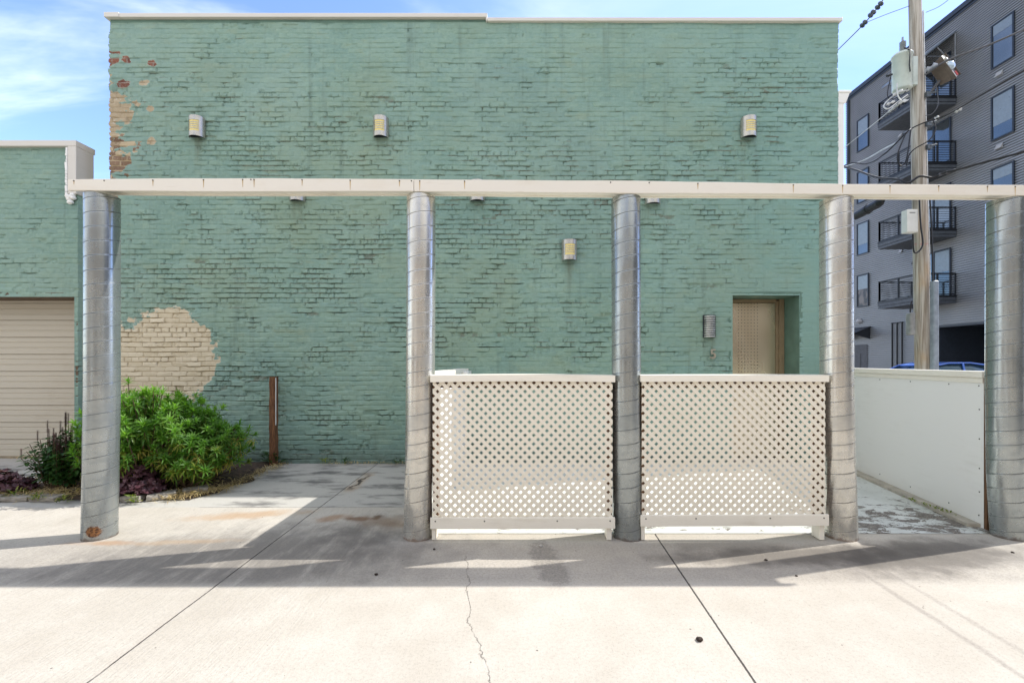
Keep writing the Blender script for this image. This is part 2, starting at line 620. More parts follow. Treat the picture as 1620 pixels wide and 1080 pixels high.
def build_ground():
    m = ground_mat()
    mb = MB()
    g = 1500.0
    mb.add([(-g, -g, 0), (g, -g, 0), (g, g, 0), (-g, g, 0)], [(0, 1, 2, 3)])
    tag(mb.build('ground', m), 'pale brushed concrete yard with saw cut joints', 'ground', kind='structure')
    # courtyard floor behind the panels: pale flaking paint over concrete
    m, nt, b = new_mat('flaking_pale_floor_paint')
    p = nt.coord()
    x, y, z = nt.xyz(p)
    n = nt.noise(nt.map(p, (1.0, 1.6, 1), (0, 0, 0), (0, 0, R(12))), 5.0, 9, 0.78, .4)
    near = nt.step(y, 4.75, 4.15)
    flake = nt.step(n + near * 0.10 - nt.step(x, 2.7, 2.2) * .09, 0.585, 0.615)
    paint = nt.mix(nt.step(nt.noise(p, 1.6, 5), .35, .65), (0.56, 0.57, 0.52), (0.68, 0.69, 0.64))
    paint = nt.mix(nt.step(nt.noise(p, 24, 4), .55, .75) * .35, paint, (0.3, 0.28, 0.22))
    bare = nt.mix(nt.step(nt.noise(p, 40, 4), .35, .65), (0.13, 0.112, 0.094), (0.25, 0.22, 0.185))
    nt.setin(b.inputs['Base Color'], nt.mix(flake, paint, bare))
    b.inputs['Roughness'].default_value = 0.8
    nt.setin(b.inputs['Normal'], nt.bump(flake * -1.0 + nt.noise(p, 60, 4) * .4, 0.5, 0.004))
    mb = MB()
    yr, yb = 3.72, 6.29
    mb.add([(-0.66, yr, .004), (3.95, yr, .004), (4.50, yb, .004), (-0.66, yb, .004)], [(0, 1, 2, 3)])
    tag(mb.build('courtyard_floor', m), 'pale flaking painted floor of the little courtyard', 'floor', kind='structure')
    # planting bed soil
    m = plain('dark_mulch_soil', (0.09, 0.06, 0.04), 0.95, var=0.35, nscale=14, bump=0.9, bscale=30, col2=(0.025, 0.017, 0.012))
    nx, ny = 90, 30
    X = np.linspace(-8.0, -2.75, nx)
    Y = np.linspace(4.62, 6.29, ny)
    gx, gy = np.meshgrid(X, Y)
    edge = -3.16 + 0.07 * np.sin(gy * 5.0) + 0.05 * np.sin(gy * 13.0 + 1)
    gx = np.minimum(gx, edge + 0.0 * gx)
    zz = 0.006 + 0.05 * fbm(gx * 4, gy * 4, 5, 4) * sstep(gy, 4.62, 4.85) * sstep(edge - gx, 0.0, 0.2)
    # the concrete apron of the garage cuts the back of the bed
    v = np.stack([gx, gy, zz], -1).reshape(-1, 3)
    q = []
    for j in range(ny - 1):
        for i in range(nx - 1):
            cx, cy = gx[j, i], gy[j, i]
            if cx < -5.35 and cy > 5.12 + 0.12 * math.sin(cx * 3):
                continue
            k = j * nx + i
            q.append((k, k + 1, k + nx + 1, k + nx))
    o = np_mesh('planting_bed', v, np.array(q), m)
    tag(o, 'dark mulched planting bed along the wall', 'planting bed', kind='structure')


build_ground()

# ------------------------------------------------------------------ painted brick
WALL_Y = 6.30
BX0, BX1 = -5.58, 4.52
COURSE = 0.0677


LAMP_SPOTS = [(-4.37, 4.646), (-1.82, 4.646), (3.28, 4.646), (-2.97, 3.77), (-.48, 3.77), (1.95, 3.74), (.80, 2.95), (2.75, 1.9)]


def brick_mat():
    m, nt, b = new_mat('green_painted_brick')
    p = nt.coord()
    x, y, z = nt.xyz(p)
    bare = nt.attr('bare')
    kind = nt.attr('tone')
    mort = nt.attr('mortar')
    rnd = nt.attr('rnd')
    wear = nt.attr('wear')
    n1 = nt.noise(p, 0.8, 5, .6)
    n2 = nt.noise(p, 6.0, 6, .65)
    n3 = nt.noise(p, 55.0, 4, .65)
    n5 = nt.noise(p, 20.0, 5, .7)
    st0 = nt.noise(nt.map(p, (7, 1, .45)), 1.0, 5, .62)
    c = nt.mix(nt.step(n1, .35, .65), (0.188, 0.302, 0.250), (0.232, 0.350, 0.294))
    c = nt.mix(nt.step(rnd, 0, 1) * .35, c, (0.27, 0.38, 0.275))
    c = nt.mix(nt.step(n2, .52, .75) * .35, c, (0.30, 0.38, 0.27))
    c = nt.mix(nt.step(n3, .56, .72) * .30, c, (0.12, 0.20, 0.15))
    n4 = nt.noise(nt.map(p, (1, 1, 1.8)), 16.0, 5, .7)
    c = nt.mix(nt.step(n4, .50, .68) * .40, c, (0.30, 0.41, 0.32))
    c = nt.mix(nt.step(n4, .47, .32) * .38, c, (0.135, 0.225, 0.165))
    yel = nt.step(nt.noise(nt.map(p, (1, 1, 2.5), (9, 0, 4)), 2.4, 6, .65), .56, .70)
    c = nt.mix(yel * .35, c, (0.27, 0.31, 0.19))
    # bluer, smoother repaint near the right hand door
    blue = nt.step(x + (n1 - .5) * 2.5, 1.0, 4.2) * nt.step(z, 7.5, 2.2, .35, 1.0)
    c = nt.mix(blue * .60, c, (0.185, 0.335, 0.300))
    low = nt.step(z + (n2 - .5) * .5, 0.85, 0.1)
    c = nt.mix(low * .35, c, (0.11, 0.19, 0.18))
    n6 = nt.noise(nt.map(p, (1, 1, 1.3), (2.2, 0, 6.1)), 0.55, 5, .62)
    c = nt.mix(nt.step(n6, .50, .66) * .42, c, (0.235, 0.305, 0.205))
    c = nt.mix(nt.step(n6, .47, .33) * .38, c, (0.150, 0.255, 0.225))
    pat = nt.voro(nt.map(p, (.55, 1, .8), (.3, 0, .2)), 1.0, out=1)
    c = nt.mix(nt.step(pat, .62, .64) * .14, c, (0.27, 0.36, 0.30))
    base = nt.step(z + (n5 - .5) * .35, .30, .02) * nt.step(n2, .30, .6, .4, 1)
    c = nt.mix(base * .55, c, (0.075, 0.085, 0.075))
    for (lx, lz) in LAMP_SPOTS:
        sx = (x - lx + (n5 - .5) * .05).abs()
        rn = nt.step(sx, .13, .02) * nt.step(z, lz - .75, lz - .15) * nt.step(z, lz - .10, lz - .16)
        c = nt.mix(rn * nt.step(st0, .42, .66) * .55, c, (0.135, 0.155, 0.10))
    # streaky dirt washed down the wall
    st = st0
    c = nt.mix(nt.step(st, .54, .76) * .36, c, (0.10, 0.145, 0.115))
    # where paint has come off the joints
    wcol = nt.mix(nt.step(n3, .4, .6), (0.10, 0.115, 0.088), (0.20, 0.215, 0.165))
    c = nt.mix(nt.step(wear + (n3 - .5) * .5, .62, .85) * .85, c, wcol)
    # bare masonry
    tan = nt.mix(rnd, (0.54, 0.46, 0.31), (0.64, 0.56, 0.40))
    tan = nt.mix(nt.step(n5, .45, .65) * .45, tan, (0.66, 0.58, 0.42))
    high = nt.step(z, 3.2, 3.6)
    tan = nt.mix(high * .75, tan, (0.34, 0.25, 0.145))
    tan = nt.mix(mort * .72, tan, (0.33, 0.25, 0.15))
    tan = nt.mix(nt.step(n2, .5, .72) * .4, tan, (0.70, 0.62, 0.47))
    brn = nt.mix(rnd, (0.15, 0.085, 0.05), (0.30, 0.20, 0.125))
    brn = nt.mix((mort + nt.step(rnd, .62, .66)).min(1.0) * .9, brn, (0.50, 0.40, 0.25))
    red = nt.mix(rnd, (0.12, 0.035, 0.02), (0.22, 0.075, 0.04))
    red = nt.mix(mort * .6, red, (0.40, 0.37, 0.31))
    bc = nt.mix(nt.step(kind, .30, .40), red, tan)
    bc = nt.mix(nt.step(kind, .62, .72), bc, brn)
    bc = nt.mix(nt.step(n3, .5, .75) * .3, bc, (0.62, 0.55, 0.43))
    bc = nt.mix(nt.step(nt.noise(p, 30, 4, .7), .62, .68) * high * .8, bc, (0.62, 0.62, 0.56))
    edge = bare + (n3 - .5) * .55 + (n2 - .5) * .35 + (n5 - .5) * .5
    rim = nt.step(edge, .38, .46) * nt.step(edge, .62, .50)
    c = nt.mix(nt.step(edge, .46, .54), c, bc)
    c = nt.mix(rim * .35, c, (0.66, 0.62, 0.52))
    nt.setin(b.inputs['Base Color'], c)
    nt.setin(b.inputs['Roughness'], nt.step(n2, .3, .7, .52, .74))
    b.inputs['Specular IOR Level'].default_value = 0.3
    nt.setin(b.inputs['Normal'], nt.bump(n3 * .6 + nt.noise(p, 180, 3) * .3 - nt.step(edge, .46, .54) * .8, 0.45, 0.004))
    return m


M_BRICK = brick_mat()


def brick_wall(name, parent, x0, x1, z1, y, holes, seed, main):
    """a heightfield of painted, weathered brick courses facing -Y"""
    ncol = int((x1 - x0) / 0.0125)
    X = np.linspace(x0, x1, ncol + 1)
    fr = np.array([0.0, 0.055, 0.14, 0.45, 0.74, 0.80, 0.90])
    Z = (np.arange(int(z1 / COURSE) + 2)[:, None] + fr[None, :]).ravel() * COURSE
    Z = Z[Z < z1 - 0.008]
    Z = np.concatenate([Z, [z1]])
    for (hx0, hx1, hz0, hz1) in holes:           # snap grid lines to the openings
        for h in (hx0, hx1):
            X[np.argmin(abs(X - h))] = h
        for h in (hz0, hz1):
            if 0.01 < h < z1:
                Z[np.argmin(abs(Z - h))] = h
    Z = np.sort(Z)
    gx, gz = np.meshgrid(X, Z)
    wob = (fbm(gx * 0.9, gz * 0.7, seed + 3, 3) - .5) * 0.022 + (fbm(gx * 11, gz * 9, seed + 4, 3) - .5) * 0.011
    zc = gz / COURSE
    ci = np.floor(zc + 1e-4)
    fz = zc - ci
    rng = np.random.RandomState(seed)
    off = rng.rand(400)
    L = 0.205
    header = (np.arange(400) % 6 == 3)           # a header course every sixth
    ln = np.where(header, L * .5, L)[ci.astype(int)]
    shift = (off * 0.05 + (np.arange(400) % 2) * 0.5)[ci.astype(int)]
    xb = (gx + (fbm(gx * 4, gz * 14, seed + 8, 2) - .5) * .02) / ln + shift
    bi = np.floor(xb)
    fx = (xb - bi) * ln
    hsh = (np.abs(np.sin(bi * 12.9898 + ci * 78.233 + seed) * 43758.5453)) % 1.0
    hsh2 = (np.abs(np.sin(bi * 39.346 + ci * 11.135 + seed * 2) * 24634.6345)) % 1.0
    er = fbm(gx * 0.75, gz * 1.6, seed + 11, 4)                   # broad zones of decay
    er2 = fbm(gx * 5.0, gz * 13.0, seed + 12, 3, .6)              # local streaks
    # smoother places: near the top, the right-hand half low down, around the foot
    if main:
        calm = 0.20 * sstep(gz, 5.2, 5.9) + 0.10 * sstep(gx, 0.6, 2.4) * sstep(gz, 3.0, 2.0) + 0.30 * sstep(gx, 3.9, 4.1) * (gz < 2.6) + 0.07 * sstep(gz, 1.4, 0.4)
        calm = calm - 0.06 * sstep(gz, 3.3, 3.9) * sstep(gz, 4.9, 4.3) - .03 * sstep(gx, 0, -3)
    else:
        calm = 0.12
    E = sstep(er * .60 + er2 * .80 - calm, 0.64, 0.96)
    smooth_right = sstep(gx, 4.0, 4.06) * (gz < 2.9) if main else 0 * gx
    jd = (0.0058 + 0.026 * E) * (.16 + 1.15 * sstep(fbm(gx * 4.5, gz * 17, seed + 71, 3), .36, .62))
    hj = np.where(fz > 0.775, 1.0, 0.0)
    jw = 0.011
    vj = np.where((fx < jw) & (fz < 0.78), 1.0, 0.0) * (0.5 + 0.5 * sstep(fbm(gx * 3, gz * 5, seed + 21, 3), .38, .58))
    h = -jd * hj
    h -= vj * (0.006 + 0.020 * sstep(E + hsh2 * .35, .25, .75)) * (1 - hj)
    brick = (1 - hj) * (1 - (vj > 0.5))
    # coats of paint and brick faces that have come away along brick edges: stepped ledges
    bcx = (bi + .5 - shift) * ln
    bcz = (ci + .5) * COURSE
    lay1 = (fbm(bcx * 1.5 + 3, bcz * 3.4, seed + 101, 3) > .545) * 1.0
    lay2 = (fbm(bcx * 2.6 + 9, bcz * 5.2, seed + 111, 3) > .56) * 1.0
    amt = np.clip(1.0 - calm * 3.2, 0.1, 1) * (0.35 + 0.65 * sstep(er, .42, .6))
    h -= amt * (lay1 * .006 + lay2 * .007)
    h += brick * (hsh - .5) * (0.0045 + 0.011 * E)
    spall = (hsh2 > 0.955) * (0.3 + er) * brick
    h -= 0.014 * sstep(spall, 0.55, 0.85) * sstep(fbm(gx * 22, gz * 30, seed + 31, 2), .3, .5)
    # a thick lip of paint hanging on the lower arris of worn bricks
    h += 0.007 * E * brick * (fz < 0.1)
    h += (fbm(gx * 22, gz * 34, seed + 41, 3) - .5) * (0.006 + 0.011 * E)
    rg = np.abs(fbm(gx * 3.2 + gz * 1.1, gz * 6.5, seed + 91, 4, .6) - .5)
    h -= 0.016 * sstep(rg, 0.016, 0.002) * sstep(E, .08, .4) * brick
    h += (fbm(gx * 1.3, gz * 1.3, seed + 51, 3) - .5) * 0.030
    h *= (1 - 0.85 * smooth_right)
    bare = np.zeros_like(gx)
    tone = np.full_like(gx, 0.5)
    wig = (fbm(gx * 6, gz * 9, seed + 61, 4) - .5)
    if main:
        d1 = np.sqrt(((gx + 4.77) / 0.67) ** 2 + ((gz - 1.50) / 0.64) ** 2) + wig * .42 + (fbm(gx * 19, gz * 27, seed + 65, 3) - .5) * .30
        d2 = np.maximum(np.abs(gx + 5.25) / 0.42, np.abs(gz - 1.25) / 0.66) + wig * .35
        bare = np.maximum(sstep(d1, 1.12, 0.88), sstep(d2, 1.12, 0.88) * (gx < -4.75))
        patch = bare > .3
        # flaked corner, top left
        e = gx - x0
        zt = [(5.72, .00), (5.66, -.04), (5.52, .05), (5.46, -.06), (5.40, .02), (5.30, .10), (5.18, .10), (5.02, .27), (4.88, .30), (4.70, .25), (4.60, .0), (4.52, .20), (4.42, .32), (4.30, .27), (4.20, .22), (4.05, .18), (3.96, .10), (3.80, .06), (3.6, 0)]
        w = np.interp(-gz, [-a for a, _ in zt], [b_ for _, b_ in zt])
        blk = (hsh - .5) * .16
        wig2 = fbm(gx * 17, gz * 24, seed + 63, 3) - .5
        corner = sstep(w + wig * .60 + wig2 * .34 + blk - e, -0.03, 0.05) * (gz < 5.70) * (gz > 3.55)
        bare = np.maximum(bare, corner)
        up = corner > .3
        tone = np.where(up & (gz > 5.13) & (hsh > .35), 0.1, tone)
        tone = np.where(up & (gz < 4.56), 1.0, tone)
        # scattered flakes
        for (fx_, fz_, r_, t_) in ((-4.97, 5.53, .03, .1), (-5.10, 5.26, .05, .5), (-5.02, 4.92, .03, .5), (-5.0, 4.46, .04, .5), (-5.36, 5.62, .05, .1), (-5.38, 5.28, .05, .1)):
            d = np.sqrt(((gx - fx_) / (r_ * 1.3)) ** 2 + ((gz - fz_) / r_) ** 2) + wig * 3.2
            mk = sstep(d, 1.15, .8)
            tone = np.where(mk > .3, t_, tone)
            bare = np.maximum(bare, mk)
        h = np.where(patch, h * .7 - 0.006, h)
        h = np.where(up, h - 0.012 * hsh2, h)
        wear = np.where(E > .2, (hj + .35 * vj) * E * 1.2, 0) + .5 * (spall > .6) + lay2 * amt * .30 * sstep(fbm(gx * 5, gz * 9, seed + 121, 3), .5, .6)
        # ragged left arris
        gx = gx - 0.0
        rag = (fbm(gz * 14, gz * 3, 77, 3) - .5) * .07 * (gz > 3.5)
        gx = np.where(np.abs(gx - x0) < 1e-6, x0 + rag + .01 * (hj), gx)
    else:
        wear = np.where(E > .3, (hj + .3 * vj) * E * 1.1, 0)
    Yv = y - h
    nz, nx = gx.shape
    gzz = gz + wob * sstep(gz, 0.02, 0.3) * sstep(z1 - gz, 0.02, 0.3)
    for (hx0, hx1, hz0, hz1) in holes:           # keep the openings' edges straight
        k = sstep(np.minimum(np.abs(gz - hz1), 1), .01, .15)
        gzz = np.where((gx > hx0 - .1) & (gx < hx1 + .1), gz + (gzz - gz) * k, gzz)
        near = (gx > hx0 - .012) & (gx < hx1 + .012) & (gz < hz1 + .012)
        Yv = np.where(near, y, Yv)
    v = np.stack([gx, Yv, gzz], -1).reshape(-1, 3)
    idx = np.arange(nz * nx).reshape(nz, nx)
    q = np.stack([idx[:-1, :-1], idx[:-1, 1:], idx[1:, 1:], idx[1:, :-1]], -1).reshape(-1, 4)
    cx = (0.5 * (X[:-1] + X[1:]))[None, :].repeat(nz - 1, 0).ravel()
    cz = (0.5 * (Z[:-1] + Z[1:]))[:, None].repeat(nx - 1, 1).ravel()
    keep = np.ones(len(q), bool)
    for (hx0, hx1, hz0, hz1) in holes:
        keep &= ~((cx > hx0) & (cx < hx1) & (cz > hz0) & (cz < hz1))
    q = q[keep]
    # returns along the two vertical ends so the wall has thickness
    n0 = len(v)
    back = v.reshape(nz, nx, 3)[:, [0, -1], :].copy()
    back[:, :, 1] = y + (0.44 if main else 0.19)
    if main:
        back[:, 0, 0] += 0.0
    v = np.concatenate([v, back.reshape(-1, 3)])
    bi_ = n0 + np.arange(nz * 2).reshape(nz, 2)
    ql = np.stack([idx[:-1, 0], idx[1:, 0], bi_[1:, 0], bi_[:-1, 0]], -1)
    qr = np.stack([idx[:-1, -1], bi_[:-1, 1], bi_[1:, 1], idx[1:, -1]], -1)
    q = np.concatenate([q, ql, qr])

    def ext(a):
        return np.concatenate([a.ravel(), a[:, [0, -1]].ravel()])
    mort = np.maximum(hj, vj)
    return np_mesh(name, v, q, M_BRICK, True, {'bare': ('POINT', ext(bare)), 'tone': ('POINT', ext(tone)), 'mortar': ('POINT', ext(mort)),
                                             'rnd': ('POINT', ext(hsh)), 'wear': ('POINT', ext(wear + 0 * gx))}, parent)


M_PLASTER = plain('green_painted_reveal', (0.125, 0.215, 0.165), 0.6, var=.12, nscale=5, bump=.3)
DOOR = (3.054, 3.98, 0.0, 2.327)
DOOR_Y = 6.70


def build_main_building():
    b = thing('brick_building', (0, WALL_Y, 0), 'tall green painted brick building with flaking corner and steel door', 'building')
    brick_wall('front_wall', b, BX0, BX1, 6.10, WALL_Y, [DOOR], 7, True)
    mb = MB()                                   # the raised left half of the parapet
    mb.box((BX0 + .01, WALL_Y + .01, 6.098), (-0.362, WALL_Y + .43, 6.147))
    mb.build('parapet_course', M_PLASTER, b)
    mb = MB()
    mb.box((BX0 + .02, WALL_Y + .44, 0), (BX1 - .02, 17, 5.55))
    mb.box((BX0 + .02, WALL_Y + .44, 5.55), (BX0 + .3, 17, 6.05))
    mb.box((BX1 - .3, WALL_Y + .44, 5.55), (BX1 - .02, 17, 6.05))
    mb.build('rear_wall', plain('dull_green_brick', (0.15, 0.24, 0.2), .8, bump=.5, bscale=14), b)
    # door recess
    mb = MB()
    x0, x1, _, zt = DOOR
    mb.box((x1, WALL_Y + .005, 0), (x1 + .05, WALL_Y + .438, zt))
    mb.box((x0 - .05, WALL_Y + .005, 0), (x0, WALL_Y + .438, zt))
    mb.box((x0 - .05, WALL_Y + .005, zt), (x1 + .05, WALL_Y + .438, zt + .05))
    mb.build('door_reveal', M_PLASTER, b)
    # copings, stepped down at mid wall
    mb = MB()
    mb.box((BX0 - .035, WALL_Y - .045, 6.147), (BX0 + .17, WALL_Y + .47, 6.212))
    mb.box((BX0 + .171, WALL_Y - .04, 6.147), (-0.34, WALL_Y + .47, 6.203))
    mb.box((-0.36, WALL_Y - .043, 6.095), (-0.339, WALL_Y + .46, 6.1465))
    mb.box((-0.337, WALL_Y - .04, 6.095), (BX1 + .03, WALL_Y + .47, 6.143))
    mb.build('parapet_coping', M_COPING, b, .006)
    # steel door
    m, nt, bs = new_mat('satin_steel_door')
    p = nt.coord()
    n = nt.noise(nt.map(p, (4, 4, .8)), 1.0, 4)
    steel = nt.mix(nt.step(n, .3, .7), (0.66, 0.55, 0.38), (0.74, 0.64, 0.47))
    px_, py_, pz_ = nt.xyz(p)
    gxx = nt.math('PINGPONG', px_ - 3.3235, .02325)
    gzz = nt.math('PINGPONG', pz_ - 2.262, .02375)
    dot = nt.step(nt.math('SQRT', gxx * gxx + gzz * gzz), .0085, .0055) * nt.step(px_, 3.305, 3.308) * nt.step(px_, 3.622, 3.618) * nt.step(pz_, .25, .26) * nt.step(pz_, 2.285, 2.28)
    nt.setin(bs.inputs['Base Color'], nt.mix(dot, steel, (0.17, 0.13, 0.085)))
    nt.setin(bs.inputs['Metallic'], .85 * (1.0 - dot))
    nt.setin(bs.inputs['Roughness'], nt.step(nt.noise(p, 1.2, 2), .3, .7, .24, .30))
    M_FRAME = plain('tan_door_frame', (0.27, 0.20, 0.115), .45, var=.1)
    mb = MB()
    mb.box((x0 + .02, DOOR_Y - .02, .02), (3.868, DOOR_Y + .03, 2.27))
    d = mb.build('door', m, b, .004)
    mb = MB()
    mb.tube([(3.80, DOOR_Y - .021, 1.02), (3.80, DOOR_Y - .07, 1.02), (3.70, DOOR_Y - .07, 1.02)], .011)
    mb.lathe((3.80, DOOR_Y - .021, 1.02), [(.0001, -.012), (.035, -.012), (.035, 0)], 16, (0, 1, 0))
    mb.build('handle', plain('dull_steel_handle', (.5, .5, .5), .3, 1.0), d)
    mb = MB()
    mb.box((3.87, DOOR_Y - .035, 0), (3.905, DOOR_Y + .04, 2.30))
    mb.box((3.906, DOOR_Y - .055, 0), (3.978, DOOR_Y + .04, 2.325))
    mb.box((x0 + .001, DOOR_Y - .04, 2.275), (3.869, DOOR_Y + .04, 2.325))
    mb.box((x0 + .001, DOOR_Y - .04, 0), (x0 + .019, DOOR_Y + .04, 2.274))
    mb.build('door_frame', M_FRAME, b, .004)
    # downspout on the right-hand side wall
    mb = MB()
    mb.box((BX1 + .012, WALL_Y + .03, .1), (BX1 + .10, WALL_Y + .12, 5.0))
    mb.hexa([(BX1 + .005, WALL_Y + .02, 5.0), (BX1 + .12, WALL_Y + .02, 5.0), (BX1 + .12, WALL_Y + .15, 5.0), (BX1 + .005, WALL_Y + .15, 5.0),
             (BX1 + .004, WALL_Y - .0, 5.13), (BX1 + .16, WALL_Y - .0, 5.13), (BX1 + .16, WALL_Y + .18, 5.13), (BX1 + .004, WALL_Y + .18, 5.13)])
    mb.box((BX1 + .003, WALL_Y - .012, 5.13), (BX1 + .172, WALL_Y + .19, 5.16))
    mb.build('downspout', M_WHITE, b, .006)
    # grey thin strip of plaster around the corner of the door (smooth repair, right)
    return b


build_main_building()


def build_garage():
    y = 6.26
    xr = -5.97
    g = thing('garage_building', (-8, y, 0), 'low green brick garage with cream sectional door and pale parapet cap', 'building')
    zt = 4.38
    brick_wall('front_wall', g, -12.0, xr, zt, y, [(-11.2, -6.02, 0.0, 2.30)], 23, False)
    mb = MB()
    mb.box((-12.0, y + .44, 0), (xr - .35, 15, 3.2))
    mb.build('rear_wall', M_PLASTER, g)
    mb = MB()
    mb.box((-11.2, y + .01, 2.30), (-6.02, y + .438, 2.36))
    mb.box((-6.02, y + .01, 0), (-5.98, y + .438, 2.30))
    mb.build('lintel', plain('brown_lintel', (0.16, 0.11, 0.07), .7), g)
    # coping: front face, plus the return that wraps down the open right-hand end
    mb = MB()
    mb.box((-12.05, y - .05, zt - .03), (xr + .02, y + .24, zt + .05))
    mb.box((xr - .10, y - .048, 3.70), (xr + .018, y + .22, zt - .031))
    mb.build('parapet_cap', M_COPING, g, .006)
    mb = MB()
    rr = random.Random(3)
    for k in range(17):                         # drips of old sealant down the edge
        z = zt - .05 - k * .04
        mb.box((xr - .112 - rr.random() * .02, y - .055, z - .03 - rr.random() * .02), (xr - .098, y - .035, z))
    for k in range(8):
        x, z = xr - .06 + rr.uniform(-.06, .03), 3.70 - rr.random() * .12
        mb.lathe((x, y - .03, z), [(.001, -.03), (.03, -.015), (.036, 0), (.026, .02), (.001, .03)], 8)
    mb.build('sealant', M_WHITE, g)
    # door of horizontal ribs
    m = painted_wood('cream_garage_door', (0.54, 0.49, 0.39), (0.3, 0.2, 0.1), .35)
    prof = []
    z = 0.03
    ribs = [0, .012, .012, 0]
    while z < 2.36:
        prof += [(z, 0.0), (z + .075, 0.0), (z + .082, .009), (z + .092, .009), (z + .099, 0.0), (z + .155, 0), (z + .160, .007), (z + .172, .007), (z + .178, 0), (z + .236, 0.0), (z + .240, .022), (z + .248, .022), (z + .2485, 0.0)]
        z += .249
    vs, fs = [], []
    for zz, dd in prof:
        vs += [(-11.18, DOOR_Y - .03 + dd, zz), (-6.03, DOOR_Y - .03 + dd, zz)]
    for i in range(len(prof) - 1):
        fs.append((2 * i, 2 * i + 1, 2 * i + 3, 2 * i + 2))
    mb = MB()
    mb.add(vs, fs)
    mb.build('garage_door', m, g)
    mb = MB()
    mb.box((-11.2, DOOR_Y - .055, .0), (-6.021, DOOR_Y + .05, .03))
    mb.build('threshold', plain('tan_threshold', (.35, .28, .18), .7), g)


build_garage()

def build_opposite():
    y = -7.5
    t = thing('brick_building', (0, y, 0), 'long tan brick building across the yard, opposite the green wall', 'building')
    m, nt, bs = new_mat('tan_brick')
    p = nt.coord()
    x, yy, z = nt.xyz(p)
    bt = nt.node('ShaderNodeTexBrick')
    nt.link(nt.comb(x, z, 0.0).s, bt.inputs['Vector'])
    bt.inputs['Color1'].default_value = (.50, .38, .25, 1)
    bt.inputs['Color2'].default_value = (.42, .31, .20, 1)
    bt.inputs['Mortar'].default_value = (.52, .46, .38, 1)
    bt.inputs['Scale'].default_value = 2.4
    nt.link(bt.outputs[0], bs.inputs['Base Color'])
    bs.inputs['Roughness'].default_value = .85
    mb = MB()
    mb.box((-26, y - 10, 0), (24, y, 5.4))
    mb.box((-26.02, y - .4, 5.4), (24.02, y + .01, 5.9))
    mb.build('wall', m, t)
    mb = MB()
    mb.box((-26.1, y - .45, 5.9), (24.1, y + .06, 6.0))
    mb.build('parapet_cap', M_COPING, t)
    for x0 in (-20, -14, -3.2, 3.0, 12, 18):
        mb = MB()
        mb.box((x0, y + .012, 1.0), (x0 + 1.5, y + .05, 3.0))
        w = mb.build('window', M_DARKMETAL, t)
        mb = MB()
        mb.box((x0 + .08, y + .051, 1.08), (x0 + 1.42, y + .056, 2.92))
        mb.build('pane', M_DARKMETAL, w)
    mb = MB()
    mb.box((-9.5, y + .012, 0), (-6.5, y + .06, 2.7))
    mb.build('garage_door', M_CREAM, t)


build_opposite()


def build_side():
    t = thing('warehouse_building', (13, -5, 0), 'dark brick warehouse standing off to the right beyond the yard', 'building')
    m, nt, bs = new_mat('dark_brick')
    p = nt.coord()
    x, yy, z = nt.xyz(p)
    bt = nt.node('ShaderNodeTexBrick')
    nt.link(nt.comb(yy, z, 0.0).s, bt.inputs['Vector'])
    bt.inputs['Color1'].default_value = (.075, .062, .055, 1)
    bt.inputs['Color2'].default_value = (.05, .045, .042, 1)
    bt.inputs['Mortar'].default_value = (.12, .11, .10, 1)
    bt.inputs['Scale'].default_value = 2.4
    nt.link(bt.outputs[0], bs.inputs['Base Color'])
    bs.inputs['Roughness'].default_value = .85
    mb = MB()
    mb.box((13, -14, 0), (24, 1.5, 7.0))
    mb.build('wall', m, t)
    mb = MB()
    mb.box((12.9, -14.1, 7.0), (24.1, 1.6, 7.15))
    mb.build('parapet_cap', M_COPING, t)
    for y0 in (-12, -8.5, -5, -1.5):
        mb = MB()
        mb.box((12.95, y0, 1.2), (12.99, y0 + 1.4, 3.0))
        w = mb.build('window', M_DARKMETAL, t)


build_side()

# ------------------------------------------------------------------ wall lamps
M_STEEL = plain('brushed_steel', (0.50, 0.47, 0.41), .32, .75, var=.08, nscale=20)
M_YELLOW = plain('yellow_diffuser', (0.86, 0.70, 0.24), .45, var=.05)


def lamp_proto():
    W, H, D = .105, .138, .105
    t = thing('wall_lamp', (0, WALL_Y, 0), '', '')
    N, MZ = 22, 30
    mb = MB()
    slots = set(range(7, 23)) - {10, 13, 16, 19}

    def pt(i, k, s=1.0):
        a = math.pi * i / N
        return (-W * s * math.cos(a), WALL_Y - .004 - D * s * math.sin(a), -H + 2 * H * k / MZ)
    for s in (1.0, .965):
        vs = [pt(i, k, s) for k in range(MZ + 1) for i in range(N + 1)]
        fs = []
        for k in range(MZ):
            for i in range(N):
                if k in slots and 6 <= i <= 15:
                    continue
                q = k * (N + 1) + i
                fs.append((q, q + 1, q + N + 2, q + N + 1))
        mb.add(vs, fs, True)
    for k in (0, MZ):                           # rims
        vs = [pt(i, k, 1.0) for i in range(N + 1)] + [pt(i, k, .965) for i in range(N + 1)]
        mb.add(vs, [(i, i + 1, N + 2 + i, N + 1 + i) for i in range(N)])
    mb.build('housing', M_STEEL, t)
    mb = MB()
    vs = [pt(i, k, .955) for k in (2, MZ - 2) for i in range(4, 19)]
    n = 15
    mb.add(vs, [(i, i + 1, n + i + 1, n + i) for i in range(n - 1)], True)
    mb.build('diffuser', M_YELLOW, t)
    mb = MB()
    mb.box((-.09, WALL_Y - .03, -.125), (.09, WALL_Y - .002, .125))
    mb.build('back_plate', M_DARKMETAL, t)
    return t


